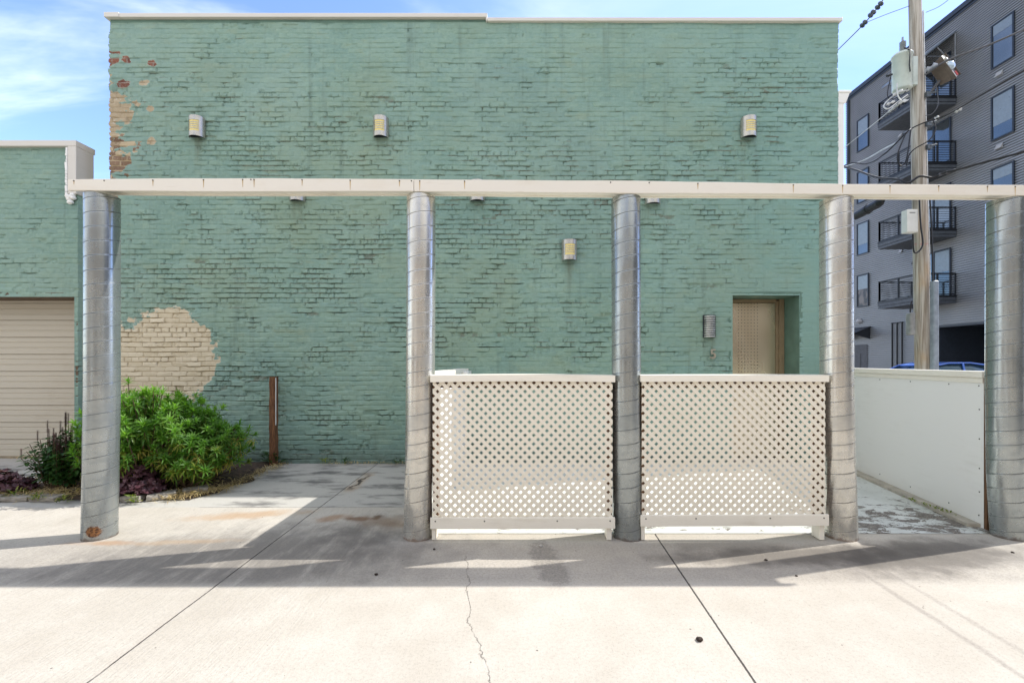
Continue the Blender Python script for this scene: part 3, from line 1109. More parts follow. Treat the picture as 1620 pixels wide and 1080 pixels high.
def place_lamps():
    g = 'curved steel wall lamps on the green brick wall'
    base = lamp_proto()
    spots = [((311, 202), 'curved steel wall lamp with yellow slots, top row, beside the flaking brick corner', 14),
             ((602, 202), 'curved steel wall lamp with yellow slots, middle of the top row of three', 0),
             ((1185, 202), 'curved steel wall lamp with yellow slots, rightmost of the top row above the doorway', -4),
             ((470, 302.5), 'curved wall lamp half hidden behind the white beam, between first and second steel column', 0),
             ((755, 302.5), 'curved wall lamp half hidden behind the beam, just right of the second steel column', 0),
             ((1033, 307), 'curved wall lamp half hidden behind the beam, just right of the third steel column', 0),
             ((901, 396), 'curved steel wall lamp with yellow slots, the lowest one, alone beneath the beam', -8)]
    for i, ((px, py), lab, rz) in enumerate(spots):
        o = base if i == 0 else copy_tree(base)
        p = at(px, py, WALL_Y - .04)
        o.location = (p.x, WALL_Y - .012, p.z)
        tag(o, lab, 'wall lamp', g)
    # louvred lamp next to the doorway
    p = at(1124, 516, WALL_Y - .05)
    t = thing('louvred_wall_lamp', (p.x, WALL_Y, p.z), 'small ribbed half round wall lamp to the left of the doorway, above the number', 'wall lamp')
    mb = MB()
    N = 14
    for k in range(10):
        z0 = p.z - .15 + k * .0305
        vs = []
        for (r, dz) in ((.075, 0), (.081, .008), (.077, .021), (.066, .0225)):
            for i in range(N + 1):
                a = math.pi * i / N
                vs.append((p.x - r * math.cos(a), WALL_Y - .012 - r * .95 * math.sin(a), z0 + dz))
        fs = [(j * (N + 1) + i, j * (N + 1) + i + 1, (j + 1) * (N + 1) + i + 1, (j + 1) * (N + 1) + i) for j in range(3) for i in range(N)]
        mb.add(vs, fs, True)
    mb.build('louvres', plain('dull_zinc', (.50, .50, .46), .4, .7), t)
    mb = MB()
    mb.lathe((p.x, WALL_Y - .012, p.z), [(.062, -.14), (.062, .15)], 16)
    mb.build('lamp_core', M_BLACK, t)
    mb = MB()
    mb.box((p.x - .085, WALL_Y - .022, p.z - .152), (p.x + .085, WALL_Y - .001, p.z + .157))
    mb.build('back_plate', M_DARKMETAL, t)
    # house number
    cu = bpy.data.curves.new('house_number', 'FONT')
    cu.body = '5'
    cu.size = .185
    cu.extrude = .012
    cu.bevel_depth = .002
    cu.align_x = 'CENTER'
    tmp = bpy.data.objects.new('tmp', cu)
    COL.objects.link(tmp)
    bpy.context.view_layer.update()
    me = bpy.data.meshes.new_from_object(tmp.evaluated_get(bpy.context.evaluated_depsgraph_get()))
    bpy.data.objects.remove(tmp)
    me.materials.clear()
    me.materials.append(plain('bronze_number', (0.52, 0.46, 0.36), .4, .5))
    o = bpy.data.objects.new('house_number', me)
    COL.objects.link(o)
    q = at(1126, 567, WALL_Y)
    o.location = (q.x, WALL_Y - .040, q.z)
    o.rotation_euler = (R(90), 0, 0)
    tag(o, 'raised metal house number 5 on the green wall', 'house number')


place_lamps()

# ------------------------------------------------------------------ columns, beam
COL_Y = 3.665
RAD = 0.1145
BEAM = [(-3.456, 283.5, 301.5), (-2.0, 281.5, 302.5), (-.762, 283.7, 303.0), (.885, 286, 305.0), (2.36, 290.5, 307.5), (3.9, 292.6, 308.5), (4.36, 293.2, 309)]
PX = F / 3.54


def zpx(py):
    return CAM_H + (HZ - py) / PX


def column(xc, ztop, sway, seed, label, mat, amp=1.0):
    pitch, rows, n = 0.1135, 9, 72
    prof = [0, 0, 0, 0, 0, 0, -.0006, .0013, .0]
    frac = [0, .22, .44, .66, .87, .915, .935, .965, .985]
    turns = int(ztop / pitch) + 3
    K = turns * rows
    k = np.arange(K)
    z0 = (k // rows) * pitch + np.array(frac)[k % rows] * pitch - pitch
    th = 2 * np.pi * np.arange(n) / n
    zz = z0[:, None] + pitch * th[None, :] / (2 * np.pi)
    rr = RAD + np.array(prof)[k % rows][:, None] + 0 * zz
    tw = th[None, :] + 0 * zz
    cx, sx = np.cos(tw), np.sin(tw)
    low0 = sstep(zz, 1.5, 0.4)
    d = (fbm(cx * 1.3 + 10, zz * 1.6 + sx * 1.3, seed, 3) - .5) * (0.004 + 0.005 * low0) * amp
    d += (fbm(cx * 2 + 30, zz * 7 + sx * 2, seed + 5, 2) - .5) * (0.0014 + .0028 * low0) * amp
    # creases and knocks, mostly in the lower metre
    low = sstep(zz, 1.1, 0.2)
    d += (fbm(cx * 3 + 50, zz * 5 + sx * 3, seed + 9, 3) - .5) * 0.012 * amp * low
    rr = rr + d
    zc = np.clip(zz, 0, ztop)
    ox = np.interp(zc, [a for a, _ in sway], [b_ for _, b_ in sway])
    v = np.stack([rr * cx + ox, rr * sx, zz], -1).reshape(-1, 3)
    q = []
    for a in range(K - rows):
        for j in range(n):
            i0, i1 = a * n + j, (a + 1) * n + j
            if j < n - 1:
                q.append((i0, i0 + 1, i1 + 1, i1))
            elif a + 1 + rows < K:
                q.append((i0, (a + rows) * n, (a + 1 + rows) * n, i1))
    me = bpy.data.meshes.new('duct_column')
    bm = bmesh.new()
    lay = bm.verts.layers.float.new('seam')
    vs = [bm.verts.new(p) for p in v]
    sm_ = np.isin(k % rows, (6, 7))[:, None].repeat(n, 1).ravel()
    for bv, fl in zip(vs, sm_):
        bv[lay] = float(fl)
    for f in q:
        bm.faces.new([vs[i] for i in f]).smooth = True
    for (co, no) in (((0, 0, 0.0), (0, 0, -1)), ((0, 0, ztop), (0, 0, 1))):
        bmesh.ops.bisect_plane(bm, geom=bm.verts[:] + bm.edges[:] + bm.faces[:], plane_co=co, plane_no=no, clear_outer=True)
    # folded foot flange
    bmesh.ops.recalc_face_normals(bm, faces=bm.faces)
    bm.to_mesh(me)
    bm.free()
    me.materials.append(mat)
    o = bpy.data.objects.new('duct_column', me)
    o.location = (xc, COL_Y, 0)
    COL.objects.link(o)
    tag(o, label, 'column', 'spiral duct steel columns holding the white beam')
    return o


cols = [(-3.30, [(0, -.02), (1.2, 0), (3, 0)], 'leftmost spiral steel column, rust hole at its foot', galv_rust_spot(), .35),
        (-0.735, [(0, -.02), (.35, -.02), (.8, -.008), (1.6, 0), (3, .005)], 'spiral steel column at the left end of the left lattice panel', M_GALV, 1.0),
        (0.92, [(0, .01), (1, 0), (3, -.005)], 'grey spiral steel column between the two lattice panels', M_GALV_DULL, 1.0),
        (2.61, [(0, .034), (.6, .018), (1.3, .004), (3, 0)], 'spiral steel column at the right end of the right lattice panel', M_GALV, 1.1),
        (3.975, [(0, .03), (.5, .005), (1.2, -.005), (3, 0)], 'rightmost spiral steel column, cut by the picture edge beside the white wall', M_GALV_DULL, .9)]
for i, (x, sway, lab, mt, amp) in enumerate(cols):
    bot = np.interp(x, [b_[0] for b_ in BEAM], [b_[2] for b_ in BEAM])
    column(x, zpx(bot) - .002, sway, 31 + i * 7, lab, mt, amp)


def build_beam():
    t = thing('beam', (0, 3.66, 2.7), 'long cream painted timber beam lying across the steel columns', 'beam')
    m, nt, bs = new_mat('cream_fascia_paint')
    p = nt.coord()
    n = nt.noise(nt.map(p, (1.3, 1, 5)), 1.0, 6, .65)
    c = nt.mix(nt.step(n, .45, .75) * .30, (0.82, 0.77, 0.67), (0.60, 0.48, 0.30))
    fine = nt.step(nt.noise(nt.map(p, (4, 4, 40)), 1.0, 3), .62, .72)
    c = nt.mix(fine * .15, c, (0.5, 0.4, 0.28))
    nt.setin(bs.inputs['Base Color'], c)
    bs.inputs['Roughness'].default_value = .45
    nt.setin(bs.inputs['Normal'], nt.bump(nt.noise(p, 30, 4), .1, .003))

    def run(mb, pts, ya, yb, top, bot):
        for (a, b_) in zip(pts[:-1], pts[1:]):
            pass
        vs, fs = [], []
        for q in pts:
            zt, zb = top(q), bot(q)
            vs += [(q[0], ya, zb), (q[0], yb, zb), (q[0], yb, zt), (q[0], ya, zt)]
        k = len(pts)
        for i in range(k - 1):
            for j in range(4):
                fs.append((4 * i + j, 4 * i + (j + 1) % 4, 4 * i + 4 + (j + 1) % 4, 4 * i + 4 + j))
        fs += [(3, 2, 1, 0), (4 * k - 4, 4 * k - 3, 4 * k - 2, 4 * k - 1)]
        mb.add(vs, fs)

    def dense(x0, x1):
        xs = np.linspace(x0, x1, max(3, int((x1 - x0) / .2)))
        bx = [b_[0] for b_ in BEAM]
        r_ = np.random.RandomState(int((x0 + 10) * 7))
        return [(x, np.interp(x, bx, [b_[1] for b_ in BEAM]) + r_.uniform(-.4, .4), np.interp(x, bx, [b_[2] for b_ in BEAM]) + .5 * math.sin(x * 2.1) + r_.uniform(-.35, .35)) for x in xs]
    for (x0, x1) in ((-3.456, -.765), (-.762, 4.36)):
        mb = MB()
        run(mb, dense(x0, x1), 3.54, 3.562, lambda q: zpx(q[1]), lambda q: zpx(q[2]))
        mb.build('fascia_board', m, t, .003)
    mb = MB()
    run(mb, dense(-3.43, 4.33), 3.5625, 3.775, lambda q: zpx(q[1]) - .006, lambda q: zpx(q[2]) + .062)
    mb.build('soffit', M_CREAM, t)
    mb = MB()
    run(mb, dense(-3.44, 4.34), 3.776, 3.80, lambda q: zpx(q[1]), lambda q: zpx(q[2]) + .055)
    mb.build('back_board', M_CREAM, t)
    # screws with rust runs
    pts = dense(-3.456, 4.36)
    xs = [117, 165, 242, 322, 384, 397, 402, 478, 554, 632, 651, 664, 735, 966, 1027, 1104, 1255, 1333, 1408, 1485, 1562, 1606]
    M_RUN = plain('rust_run', (0.60, 0.42, 0.20), .8)
    for x in xs:
        X = (x - 810) / PX
        zt = zpx(np.interp(X, [b_[0] for b_ in BEAM], [b_[1] for b_ in BEAM])) - .013
        mb = MB()
        mb.lathe((X, 3.5385, zt), [(.0001, -.003), (.005, -.002), (.005, .002)], 8, (0, 1, 0))
        sc_ = mb.build('screw', M_SCREW, t)
        h = random.Random(x).choice([0, .03, .045, .06, .075])
        if h:
            mr = MB()
            mr.add([(X - .0045, 3.5395, zt - .004), (X + .0045, 3.5395, zt - .004), (X + .0015, 3.5395, zt - h), (X - .0015, 3.5395, zt - h)], [(0, 1, 2, 3)])
            mr.build('rust_run', M_RUN, sc_)


build_beam()


# ------------------------------------------------------------------ lattice panels
def clip(poly, a, b, c):
    """keep a*x + b*z <= c"""
    out = []
    for i in range(len(poly)):
        p, q = poly[i], poly[(i + 1) % len(poly)]
        dp, dq = a * p[0] + b * p[1] - c, a * q[0] + b * q[1] - c
        if dp <= 0:
            out.append(p)
        if dp * dq < 0:
            t = dp / (dp - dq)
            out.append((p[0] + (q[0] - p[0]) * t, p[1] + (q[1] - p[1]) * t))
    return out


def lattice_panel(x0, x1, ztop, zbot, bow, label, zr=(0, 0)):
    t = thing('lattice_panel', ((x0 + x1) / 2, 3.56, 0), label, 'lattice screen', 'cream lattice screens between the columns')
    yf = 3.562
    rt, rb = ztop - .052, zbot + .088          # rails
    # lattice, two crossing layers of slats clipped to the frame
    pitch, w, th = .0487, .0262, .0065
    X0, X1, Z0, Z1 = x0 + .004, x1 - .004, rb - .02, rt + .02
    mb = MB()
    rr = random.Random(int(x0 * 100))
    for lay, sgn in ((0, 1), (1, -1)):
        yl = yf + .016 + lay * (th + .0006)
        nx, nz = math.sqrt(.5), sgn * math.sqrt(.5)
        cs = [nx * x + nz * z for x in (X0, X1) for z in (Z0, Z1)]
        k = math.floor(min(cs) / pitch)
        while k * pitch < max(cs):
            c = k * pitch + rr.uniform(-.0012, .0012)
            k += 1
            poly = [(X0, Z0), (X1, Z0), (X1, Z1), (X0, Z1)]
            poly = clip(poly, nx, nz, c + w / 2)
            if len(poly) >= 3:
                poly = clip(poly, -nx, -nz, -(c - w / 2))
            if len(poly) >= 3:
                mb.prism([(p[0], yl, p[1]) for p in poly], (0, th, 0))
    mb.build('lattice', M_LATTICE, t)
    # rails, gently bowed
    mb = MB()
    N = 12
    for i in range(N):
        u0, u1 = i / N, (i + 1) / N

        def zz(u):
            return bow * 4 * u * (1 - u)
        xa, xb = x0 - .012 + (x1 - x0 + .024) * u0, x0 - .012 + (x1 - x0 + .024) * u1
        mb.add([(xa, yf - .004, rt + zz(u0)), (xb, yf - .004, rt + zz(u1)), (xb, yf + .10, rt + .03 + zz(u1)), (xa, yf + .10, rt + .03 + zz(u0)),
                (xa, yf - .004, ztop + zz(u0)), (xb, yf - .004, ztop + zz(u1)), (xb, yf + .10, ztop + .004 + zz(u1)), (xa, yf + .10, ztop + .004 + zz(u0))],
               [(0, 3, 2, 1), (4, 5, 6, 7), (0, 1, 5, 4), (2, 3, 7, 6)] + ([(3, 0, 4, 7)] if i == 0 else []) + ([(1, 2, 6, 5)] if i == N - 1 else []))
    mb.build('top_rail', M_CREAM, t)
    mb = MB()
    mb.hexa([(x0 - .012, yf - .004, zbot + zr[0]), (x1 + .012, yf - .004, zbot + zr[1]), (x1 + .012, yf + .014, zbot + zr[1]), (x0 - .012, yf + .014, zbot + zr[0]),
             (x0 - .012, yf - .004, rb + zr[0]), (x1 + .012, yf - .004, rb + zr[1]), (x1 + .012, yf + .014, rb + zr[1]), (x0 - .012, yf + .014, rb + zr[0])])
    mb.build('bottom_rail', M_CREAM, t, .003)
    # timber frame behind
    for xa, xb in ((x0 + .004, x0 + .042), (x1 - .042, x1 - .004)):
        mb = MB()
        mb.box((xa, yf + .033, zbot + .01), (xb, yf + .122, rt - .002))
        mb.build('post', M_BROWN, t, .002)
    mb = MB()
    mb.box((x0 + .043, yf + .033, rt - .045), (x1 - .043, yf + .10, rt + .028))
    mb.build('inner_rail', M_BROWN, t, .002)
    mb = MB()
    mb.box((x0 + .043, yf + .033, zbot + .03), (x1 - .043, yf + .07, zbot + .068))
    mb.build('lower_inner_rail', M_CREAM, t, .002)
    for xa, xb in ((x0 - .002, x0 + .026), (x1 - .05, x1 - .012)):
        mb = MB()
        mb.box((xa, yf + .0145, .005), (xb, yf + .0325, zbot + .05))
        mb.box((xa + .004, yf + .033, .005), (xb + .004, yf + .12, zbot + .0095))
        mb.build('foot', M_CREAM, t, .002)
    mb = MB()
    for u in (.02, .29, .69, .98):
        X = x0 + (x1 - x0) * u
        mb = MB()
        mb.lathe((X, yf - .005, (zbot + rb) / 2 + .018 + zr[0] + (zr[1] - zr[0]) * u), [(.0001, -.002), (.0055, -.0015), (.0055, .002)], 8, (0, 1, 0))
        mb.build('screw', M_SCREW, t)


lattice_panel(-0.628, 0.795, zpx(594.0), zpx(838), .007, 'cream diamond lattice screen between second and third columns, left of the pair', (0, .003))
lattice_panel(1.018, 2.468, zpx(593.5), zpx(834), .002, 'cream diamond lattice screen in front of the steel door, right of the pair', (0, .006))


# ------------------------------------------------------------------ low white walls
def slanted_wall(a, b, th, ztop, zb, mb):
    a, b = Vector(a), Vector(b)
    d = (b - a).normalized()
    n = Vector((d.y, -d.x)) * th          # to the right of a->b
    pts = [a, b, b + n, a + n]
    mb.hexa([(p.x, p.y, zb) for p in pts] + [(p.x, p.y, ztop) for p in pts])
    return d, n


def build_low_walls():
    A, B = Vector((3.965, 3.825)), Vector((4.50, 6.285))
    t = thing('low_wall', (A.x, A.y, 0), 'white boarded low wall running from the rightmost column to the building', 'low wall')
    mb = MB()
    d, n = slanted_wall(A, B, .09, 1.27, .0, mb)
    mb.build('panel', M_WHITE, t)
    mb = MB()
    off = n.normalized()
    slanted_wall(A - off * .022 - d * .01, B - off * .022, .15, 1.325, 1.27, mb)
    mb.build('cap', M_CREAM, t, .004)
    mb = MB()                                # batten under the cap, kerb at the foot
    slanted_wall(A - off * .010, B - off * .010, .0095, 1.268, 1.225, mb)
    mb.build('batten', M_CREAM, t, .002)
    mb = MB()
    slanted_wall(A - off * .10 + d * .03, B - off * .10, .0985, .035, .003, mb)
    mb.build('kerb', plain('pale_kerb', (.55, .50, .41), .85, bump=.6, bscale=40), t, .004)
    mb = MB()
    slanted_wall(A - d * .035 - off * .002, A - d * .002 - off * .002, .094, 1.265, .0, mb)
    mb.build('end_post', M_BROWN, t, .002)
    mb = MB()
    L = (B - A).length
    for u in (.02, .16, .38, .60, .82, .97):
        for z in (1.20, .10):
            q = A + d * (L * u) - off * .0012
            mb = MB()
            mb.lathe((q.x, q.y, z), [(.0001, .003), (.0058, .002), (.0058, -.002)], 8, (-off.x, -off.y, 0))
            mb.build('screw', M_SCREW, t)
    for z in (.30, .5, .75, 1.0):
        q = A + d * .045 - off * .0012
        mb = MB()
        mb.lathe((q.x, q.y, z), [(.0001, .003), (.0058, .002), (.0058, -.002)], 8, (-off.x, -off.y, 0))
        mb.build('screw', M_SCREW, t)

    A, B = Vector((-.77, 3.80)), Vector((-.72, 6.285))
    t = thing('low_wall', (A.x, A.y, 0), 'white low wall behind the second column, seen through the left lattice', 'low wall')
    mb = MB()
    d, n = slanted_wall(A, B, .09, 1.27, .0, mb)
    mb.build('panel', M_WHITE, t)
    mb = MB()
    off = n.normalized()
    slanted_wall(A - off * .03 - d * .01, B - off * .03, .15, 1.315, 1.27, mb)
    mb.build('cap', M_CREAM, t, .004)
    mb = MB()
    mb.box((-.66, 5.75, 1.24), (-.56, 6.28, 1.285))
    mb.build('ledge', M_WHITE, t, .003)


build_low_walls()


# ------------------------------------------------------------------ wooden stub post by the wall
def build_post():
    p = at(433, 725, 6.2)
    t = thing('wooden_post', (p.x, 6.2, 0), 'short brown wooden post standing against the green wall', 'post')
    mb = MB()
    rr = random.Random(8)
    w, ztop = .038, 1.20
    rings = 14
    vs, fs = [], []
    for i in range(rings + 1):
        z = ztop * i / rings
        for (sx, sy) in ((-1, -1), (0, -1.05), (1, -1), (1, 1), (-1, 1)):
            vs.append((p.x + sx * w + rr.uniform(-.004, .004), 6.2 + sy * .045 + rr.uniform(-.003, .003), z + rr.uniform(-.01, .01) * (i == rings)))
    for i in range(rings):
        for j in range(5):
            fs.append((5 * i + j, 5 * i + (j + 1) % 5, 5 * i + 5 + (j + 1) % 5, 5 * i + 5 + j))
    fs.append(tuple(range(5 * rings, 5 * rings + 5)))
    mb.add(vs, fs)
    mb.build('shaft', plain('red_brown_split_timber', (0.23, 0.105, 0.045), .85, var=.35, nscale=9, stretch=(9, 9, .8), bump=.9, bscale=40, col2=(.06, .028, .015)), t)
    mb = MB()
    mb.box((p.x + w + .0055, 6.16, .55), (p.x + w + .010, 6.175, 1.19))
    mb.build('paint_drip', M_WHITE, t)


build_post()


# ------------------------------------------------------------------ plants
def leaf_mat(name, ramp, trans=.35, rough=.45):
    m = bpy.data.materials.new(name)
    m.use_nodes = True
    nt = NT(m.node_tree)
    b = m.node_tree.nodes['Principled BSDF']
    out = m.node_tree.nodes['Material Output']
    t = nt.attr('tint')
    n = nt.node('ShaderNodeValToRGB')
    nt.link(t.s, n.inputs[0])
    el = n.color_ramp.elements
    while len(el) < len(ramp):
        el.new(.5)
    for e, (p, c) in zip(el, ramp):
        e.position = p
        e.color = (*c, 1)
    nt.link(n.outputs[0], b.inputs['Base Color'])
    b.inputs['Roughness'].default_value = rough
    b.inputs['Specular IOR Level'].default_value = .35
    tr = nt.node('ShaderNodeBsdfTranslucent')
    nt.setin(tr.inputs['Color'], nt.mix(1.0, S(nt, n.outputs[0]), (1.7, 1.9, .6), 'MULTIPLY'))
    mx = nt.node('ShaderNodeMixShader')
    mx.inputs[0].default_value = trans
    nt.link(b.outputs[0], mx.inputs[1])
    nt.link(tr.outputs[0], mx.inputs[2])
    nt.link(mx.outputs[0], out.inputs['Surface'])
    return m


class Leaves:
    def __init__(self, seed):
        self.v, self.f, self.t = [], [], []
        self.r = random.Random(seed)

    def leaf(self, base, d, up, L, W, tint, fold=.25, droop=.25):
        d = d.normalized()
        s = d.cross(up)
        if s.length < 1e-4:
            s = d.cross(Vector((1, 0, 0)))
        s.normalize()
        nrm = s.cross(d).normalized()
        m1 = base + d * (L * .40) + nrm * (L * .03)
        tip = base + d * L - nrm * (L * droop)
        m2 = base + d * (L * .74) - nrm * (L * droop * .45)
        k = len(self.v)
        e = nrm * (W * fold)
        self.v += [base, m1 + s * (W * .5) + e, m1, m1 - s * (W * .5) + e, m2 + s * (W * .36) + e * .7, m2, m2 - s * (W * .36) + e * .7, tip]
        self.f += [(k, k + 1, k + 2), (k, k + 2, k + 3), (k + 1, k + 4, k + 5), (k + 1, k + 5, k + 2), (k + 2, k + 5, k + 6), (k + 2, k + 6, k + 3), (k + 4, k + 7, k + 5), (k + 5, k + 7, k + 6)]
        self.t += [tint] * 8

    def rosette(self, p, ax, n, L, W, tint, lo=15, hi=75, droop=.25):
        ax = ax.normalized()
        u = ax.orthogonal().normalized()
        w = ax.cross(u)
        a0 = self.r.random() * 6.28
        for i in range(n):
            a = a0 + i * 2.399
            e = R(hi - (hi - lo) * (i / n) + self.r.uniform(-10, 10))
            d = (u * math.cos(a) + w * math.sin(a)) * math.cos(e) + ax * math.sin(e)
            self.leaf(p - ax * (.022 * i / n), d, ax, L * self.r.uniform(.7, 1.1), W * self.r.uniform(.8, 1.15), min(1, max(0, tint + self.r.uniform(-.12, .12))), droop=droop + self.r.uniform(-.1, .1))

    def build(self, name, mat, parent):
        v = np.array([tuple(p) for p in self.v])
        return np_mesh(name, v, np.array(self.f), mat, False, {'tint': ('FACE', np.array(self.t))}, parent)


M_SHRUB = leaf_mat('shrub_leaf', [(0, (.40, .33, .09)), (.22, (.22, .27, .04)), (.42, (.07, .16, .026)), (.70, (.115, .25, .042)), (1.0, (.20, .35, .062))], .45)
M_DARKLEAF = leaf_mat('dark_green_leaf', [(0, (.02, .045, .015)), (.5, (.03, .085, .022)), (1, (.07, .15, .035))], .25)
M_HEUCH = leaf_mat('purple_leaf', [(0, (.035, .012, .017)), (.5, (.085, .035, .045)), (1, (.19, .10, .115))], .18, .35)
M_STEM = plain('brown_stem', (.10, .065, .035), .8)
M_WEED = leaf_mat('yellow_green_weed', [(0, (.09, .13, .02)), (.5, (.15, .2, .035)), (1, (.30, .31, .07))], .35)
M_STRAW = leaf_mat('dry_straw', [(0, (.26, .18, .085)), (.5, (.46, .35, .18)), (1, (.60, .49, .28))], .2, .8)


def build_shrub():
    c = Vector((-3.95, 5.08, .03))
    t = thing('shrub', c, 'big bright green leafy shrub in front of the bare brick patch', 'shrub')
    L = Leaves(4)
    st = MB()
    r = L.r
    ctr = [(-4.20, 5.04, .52), (-4.02, 4.92, .60), (-3.70, 5.0, .57), (-3.38, 5.16, .42), (-3.85, 5.38, .50), (-4.15, 4.80, .38), (-3.46, 4.92, .30), (-4.2, 5.0, .34)]
    rad = [(.52, .42, .50), (.50, .42, .50), (.48, .40, .46), (.40, .36, .34), (.5, .4, .45), (.34, .26, .36), (.30, .24, .24), (.35, .3, .35)]
    cnt = [230, 260, 220, 150, 120, 90, 70, 60]
    for (cx, cy, cz), (rx, ry, rz), n in zip(ctr, rad, cnt):
        for i in range(n):
            while True:
                u = Vector((r.gauss(0, 1), r.gauss(0, 1), r.gauss(0, 1)))
                u.normalize()
                if u.z > -.1 or (u.z > -.6 and r.random() < .4):
                    break
            k = r.uniform(.66, 1.04) if r.random() < .8 else r.uniform(.3, .7)
            p = Vector((cx + u.x * rx * k, cy + u.y * ry * k, cz + u.z * rz * k))
            p += Vector((r.gauss(0, .03), r.gauss(0, .03), r.gauss(0, .03)))
            if p.z < .07 or p.y > 6.22:
                continue
            root = Vector((cx * .75 + c.x * .25 + r.uniform(-.12, .12), cy * .7 + c.y * .3 + r.uniform(-.1, .1), .03))
            ax = (p - root).normalized() + Vector((0, 0, .7)) + u * .35
            lit_tint = .30 + .50 * min(1, p.z / .9) + r.uniform(-.18, .24)  # leaf tint lightens with height, painting in the sunlit top
            nl = r.randint(13, 19)
            if r.random() < .06:
                p = p + u * r.uniform(.04, .10) + Vector((0, 0, .03))
            L.rosette(p, ax, nl, r.uniform(.06, .11), r.uniform(.013, .019), lit_tint)
            if r.random() < .75:                # older leaves hanging below the tuft
                q = p - ax.normalized() * r.uniform(.05, .09)
                L.rosette(q, ax, r.randint(7, 12), .095, .017, .42 - .35 * r.random() * (p.z < .6), -55, 15, .45)
            mid = root.lerp(p, .55) + Vector((0, 0, -.05 * r.random()))
            if r.random() < .6:
                st.tube([root, mid, p], [.008, .006, .004], 5, True, False)
    L.build('foliage', M_SHRUB, t)
    st.build('stems', M_STEM, t)


build_shrub()


def flower_plant():
    c = Vector((-4.95, 4.98, .03))
    t = thing('flowering_plant', c, 'dark leafy plant with purple flower spikes by the leftmost column', 'plant')
    L, fl, st = Leaves(9), Leaves(10), MB()
    r = L.r
    for i in range(85):
        a = r.uniform(0, 6.28)
        rr_ = r.uniform(.02, .52) ** 1.0
        top = c + Vector((math.cos(a) * rr_ * .85 + .05, math.sin(a) * rr_ * .5, r.uniform(.40, .70) * (1 - .75 * rr_)))
        root = c + Vector((math.cos(a) * .1, math.sin(a) * .08, 0))
        st.tube([root, root.lerp(top, .5) + Vector((0, 0, .05)), top], [.005, .004, .003], 5, True, False)
        for k in range(9):
            u = .25 + .75 * k / 9
            p = root.lerp(top, u)
            for s in (0, math.pi):
                b_ = a + k * 1.57 + s + r.uniform(-.3, .3)
                L.leaf(p, Vector((math.cos(b_), math.sin(b_), r.uniform(-.1, .5))), Vector((0, 0, 1)), r.uniform(.06, .095), r.uniform(.035, .05), r.uniform(.2, .9), .15, .3)
        if r.random() < .55:
            h = r.uniform(.09, .17)
            for k in range(int(h / .008)):
                p = top + Vector((0, 0, .02 + k * .008))
                for j in range(5):
                    b_ = j * 1.256 + k
                    fl.leaf(p, Vector((math.cos(b_), math.sin(b_), .5)), Vector((0, 0, 1)), .016, .010, r.uniform(.1, .7), .1, .1)
            st.tube([top, top + Vector((0, 0, h))], [.003, .002], 4, True, False)
    L.build('foliage', M_DARKLEAF, t)
    fl.build('flower_spikes', M_HEUCH, t)
    st.build('stems', M_STEM, t)


flower_plant()


def coral_bells(x, y, rx, seed, label, n=110, h=.20):
    c = Vector((x, y, .03))
    t = thing('purple_leaf_plant', c, label, 'plant', 'low purple leaved plants at the front of the bed')
    L, st = Leaves(seed), MB()
    r = L.r
    me_v, me_f, tt = [], [], []
    for i in range(n):
        a, k = r.uniform(0, 6.28), math.sqrt(r.random())
        p = c + Vector((math.cos(a) * rx * k, math.sin(a) * rx * .55 * k, h * (1.1 - .75 * k * k) * r.uniform(.5, 1.1)))
        st.tube([c + Vector((math.cos(a) * .04, math.sin(a) * .03, 0)), p], [.004, .002], 4, True, False)
        # lobed round leaf as a fan
        up = Vector((math.cos(a) * .6 * k + r.uniform(-.3, .3), math.sin(a) * .6 * k - .25 + r.uniform(-.3, .3), 1)).normalized()
        u = up.orthogonal().normalized()
        w = up.cross(u)
        R0 = r.uniform(.035, .062)
        b0 = len(me_v)
        me_v.append(p)
        N = 14
        for j in range(N):
            an = 6.283 * j / N
            q = R0 * (1 + .16 * math.cos(an * 6 + a)) * (.55 if j == 0 else 1)
            me_v.append(p + (u * math.cos(an) + w * math.sin(an)) * q + up * (.012 * math.cos(an * 3 + i) + .006))
        for j in range(N):
            me_f.append((b0, b0 + 1 + j, b0 + 1 + (j + 1) % N))
            tt.append(min(1, max(0, r.uniform(.1, .8) * (.6 + .5 * (p.z / h)))))
    np_mesh('foliage', np.array([tuple(q) for q in me_v]), np.array(me_f), M_HEUCH, False, {'tint': ('FACE', np.array(tt))}, t)
    st.build('stems', M_STEM, t)


coral_bells(-3.92, 4.72, .30, 21, 'low purple leaved plant just right of the leftmost column', 120, .26)
coral_bells(-5.34, 4.80, .30, 22, 'low dark purple plant left of the flowering plant', 85, .20)
coral_bells(-5.75, 4.70, .20, 23, 'small reddish purple plant at the left picture edge', 50, .13)


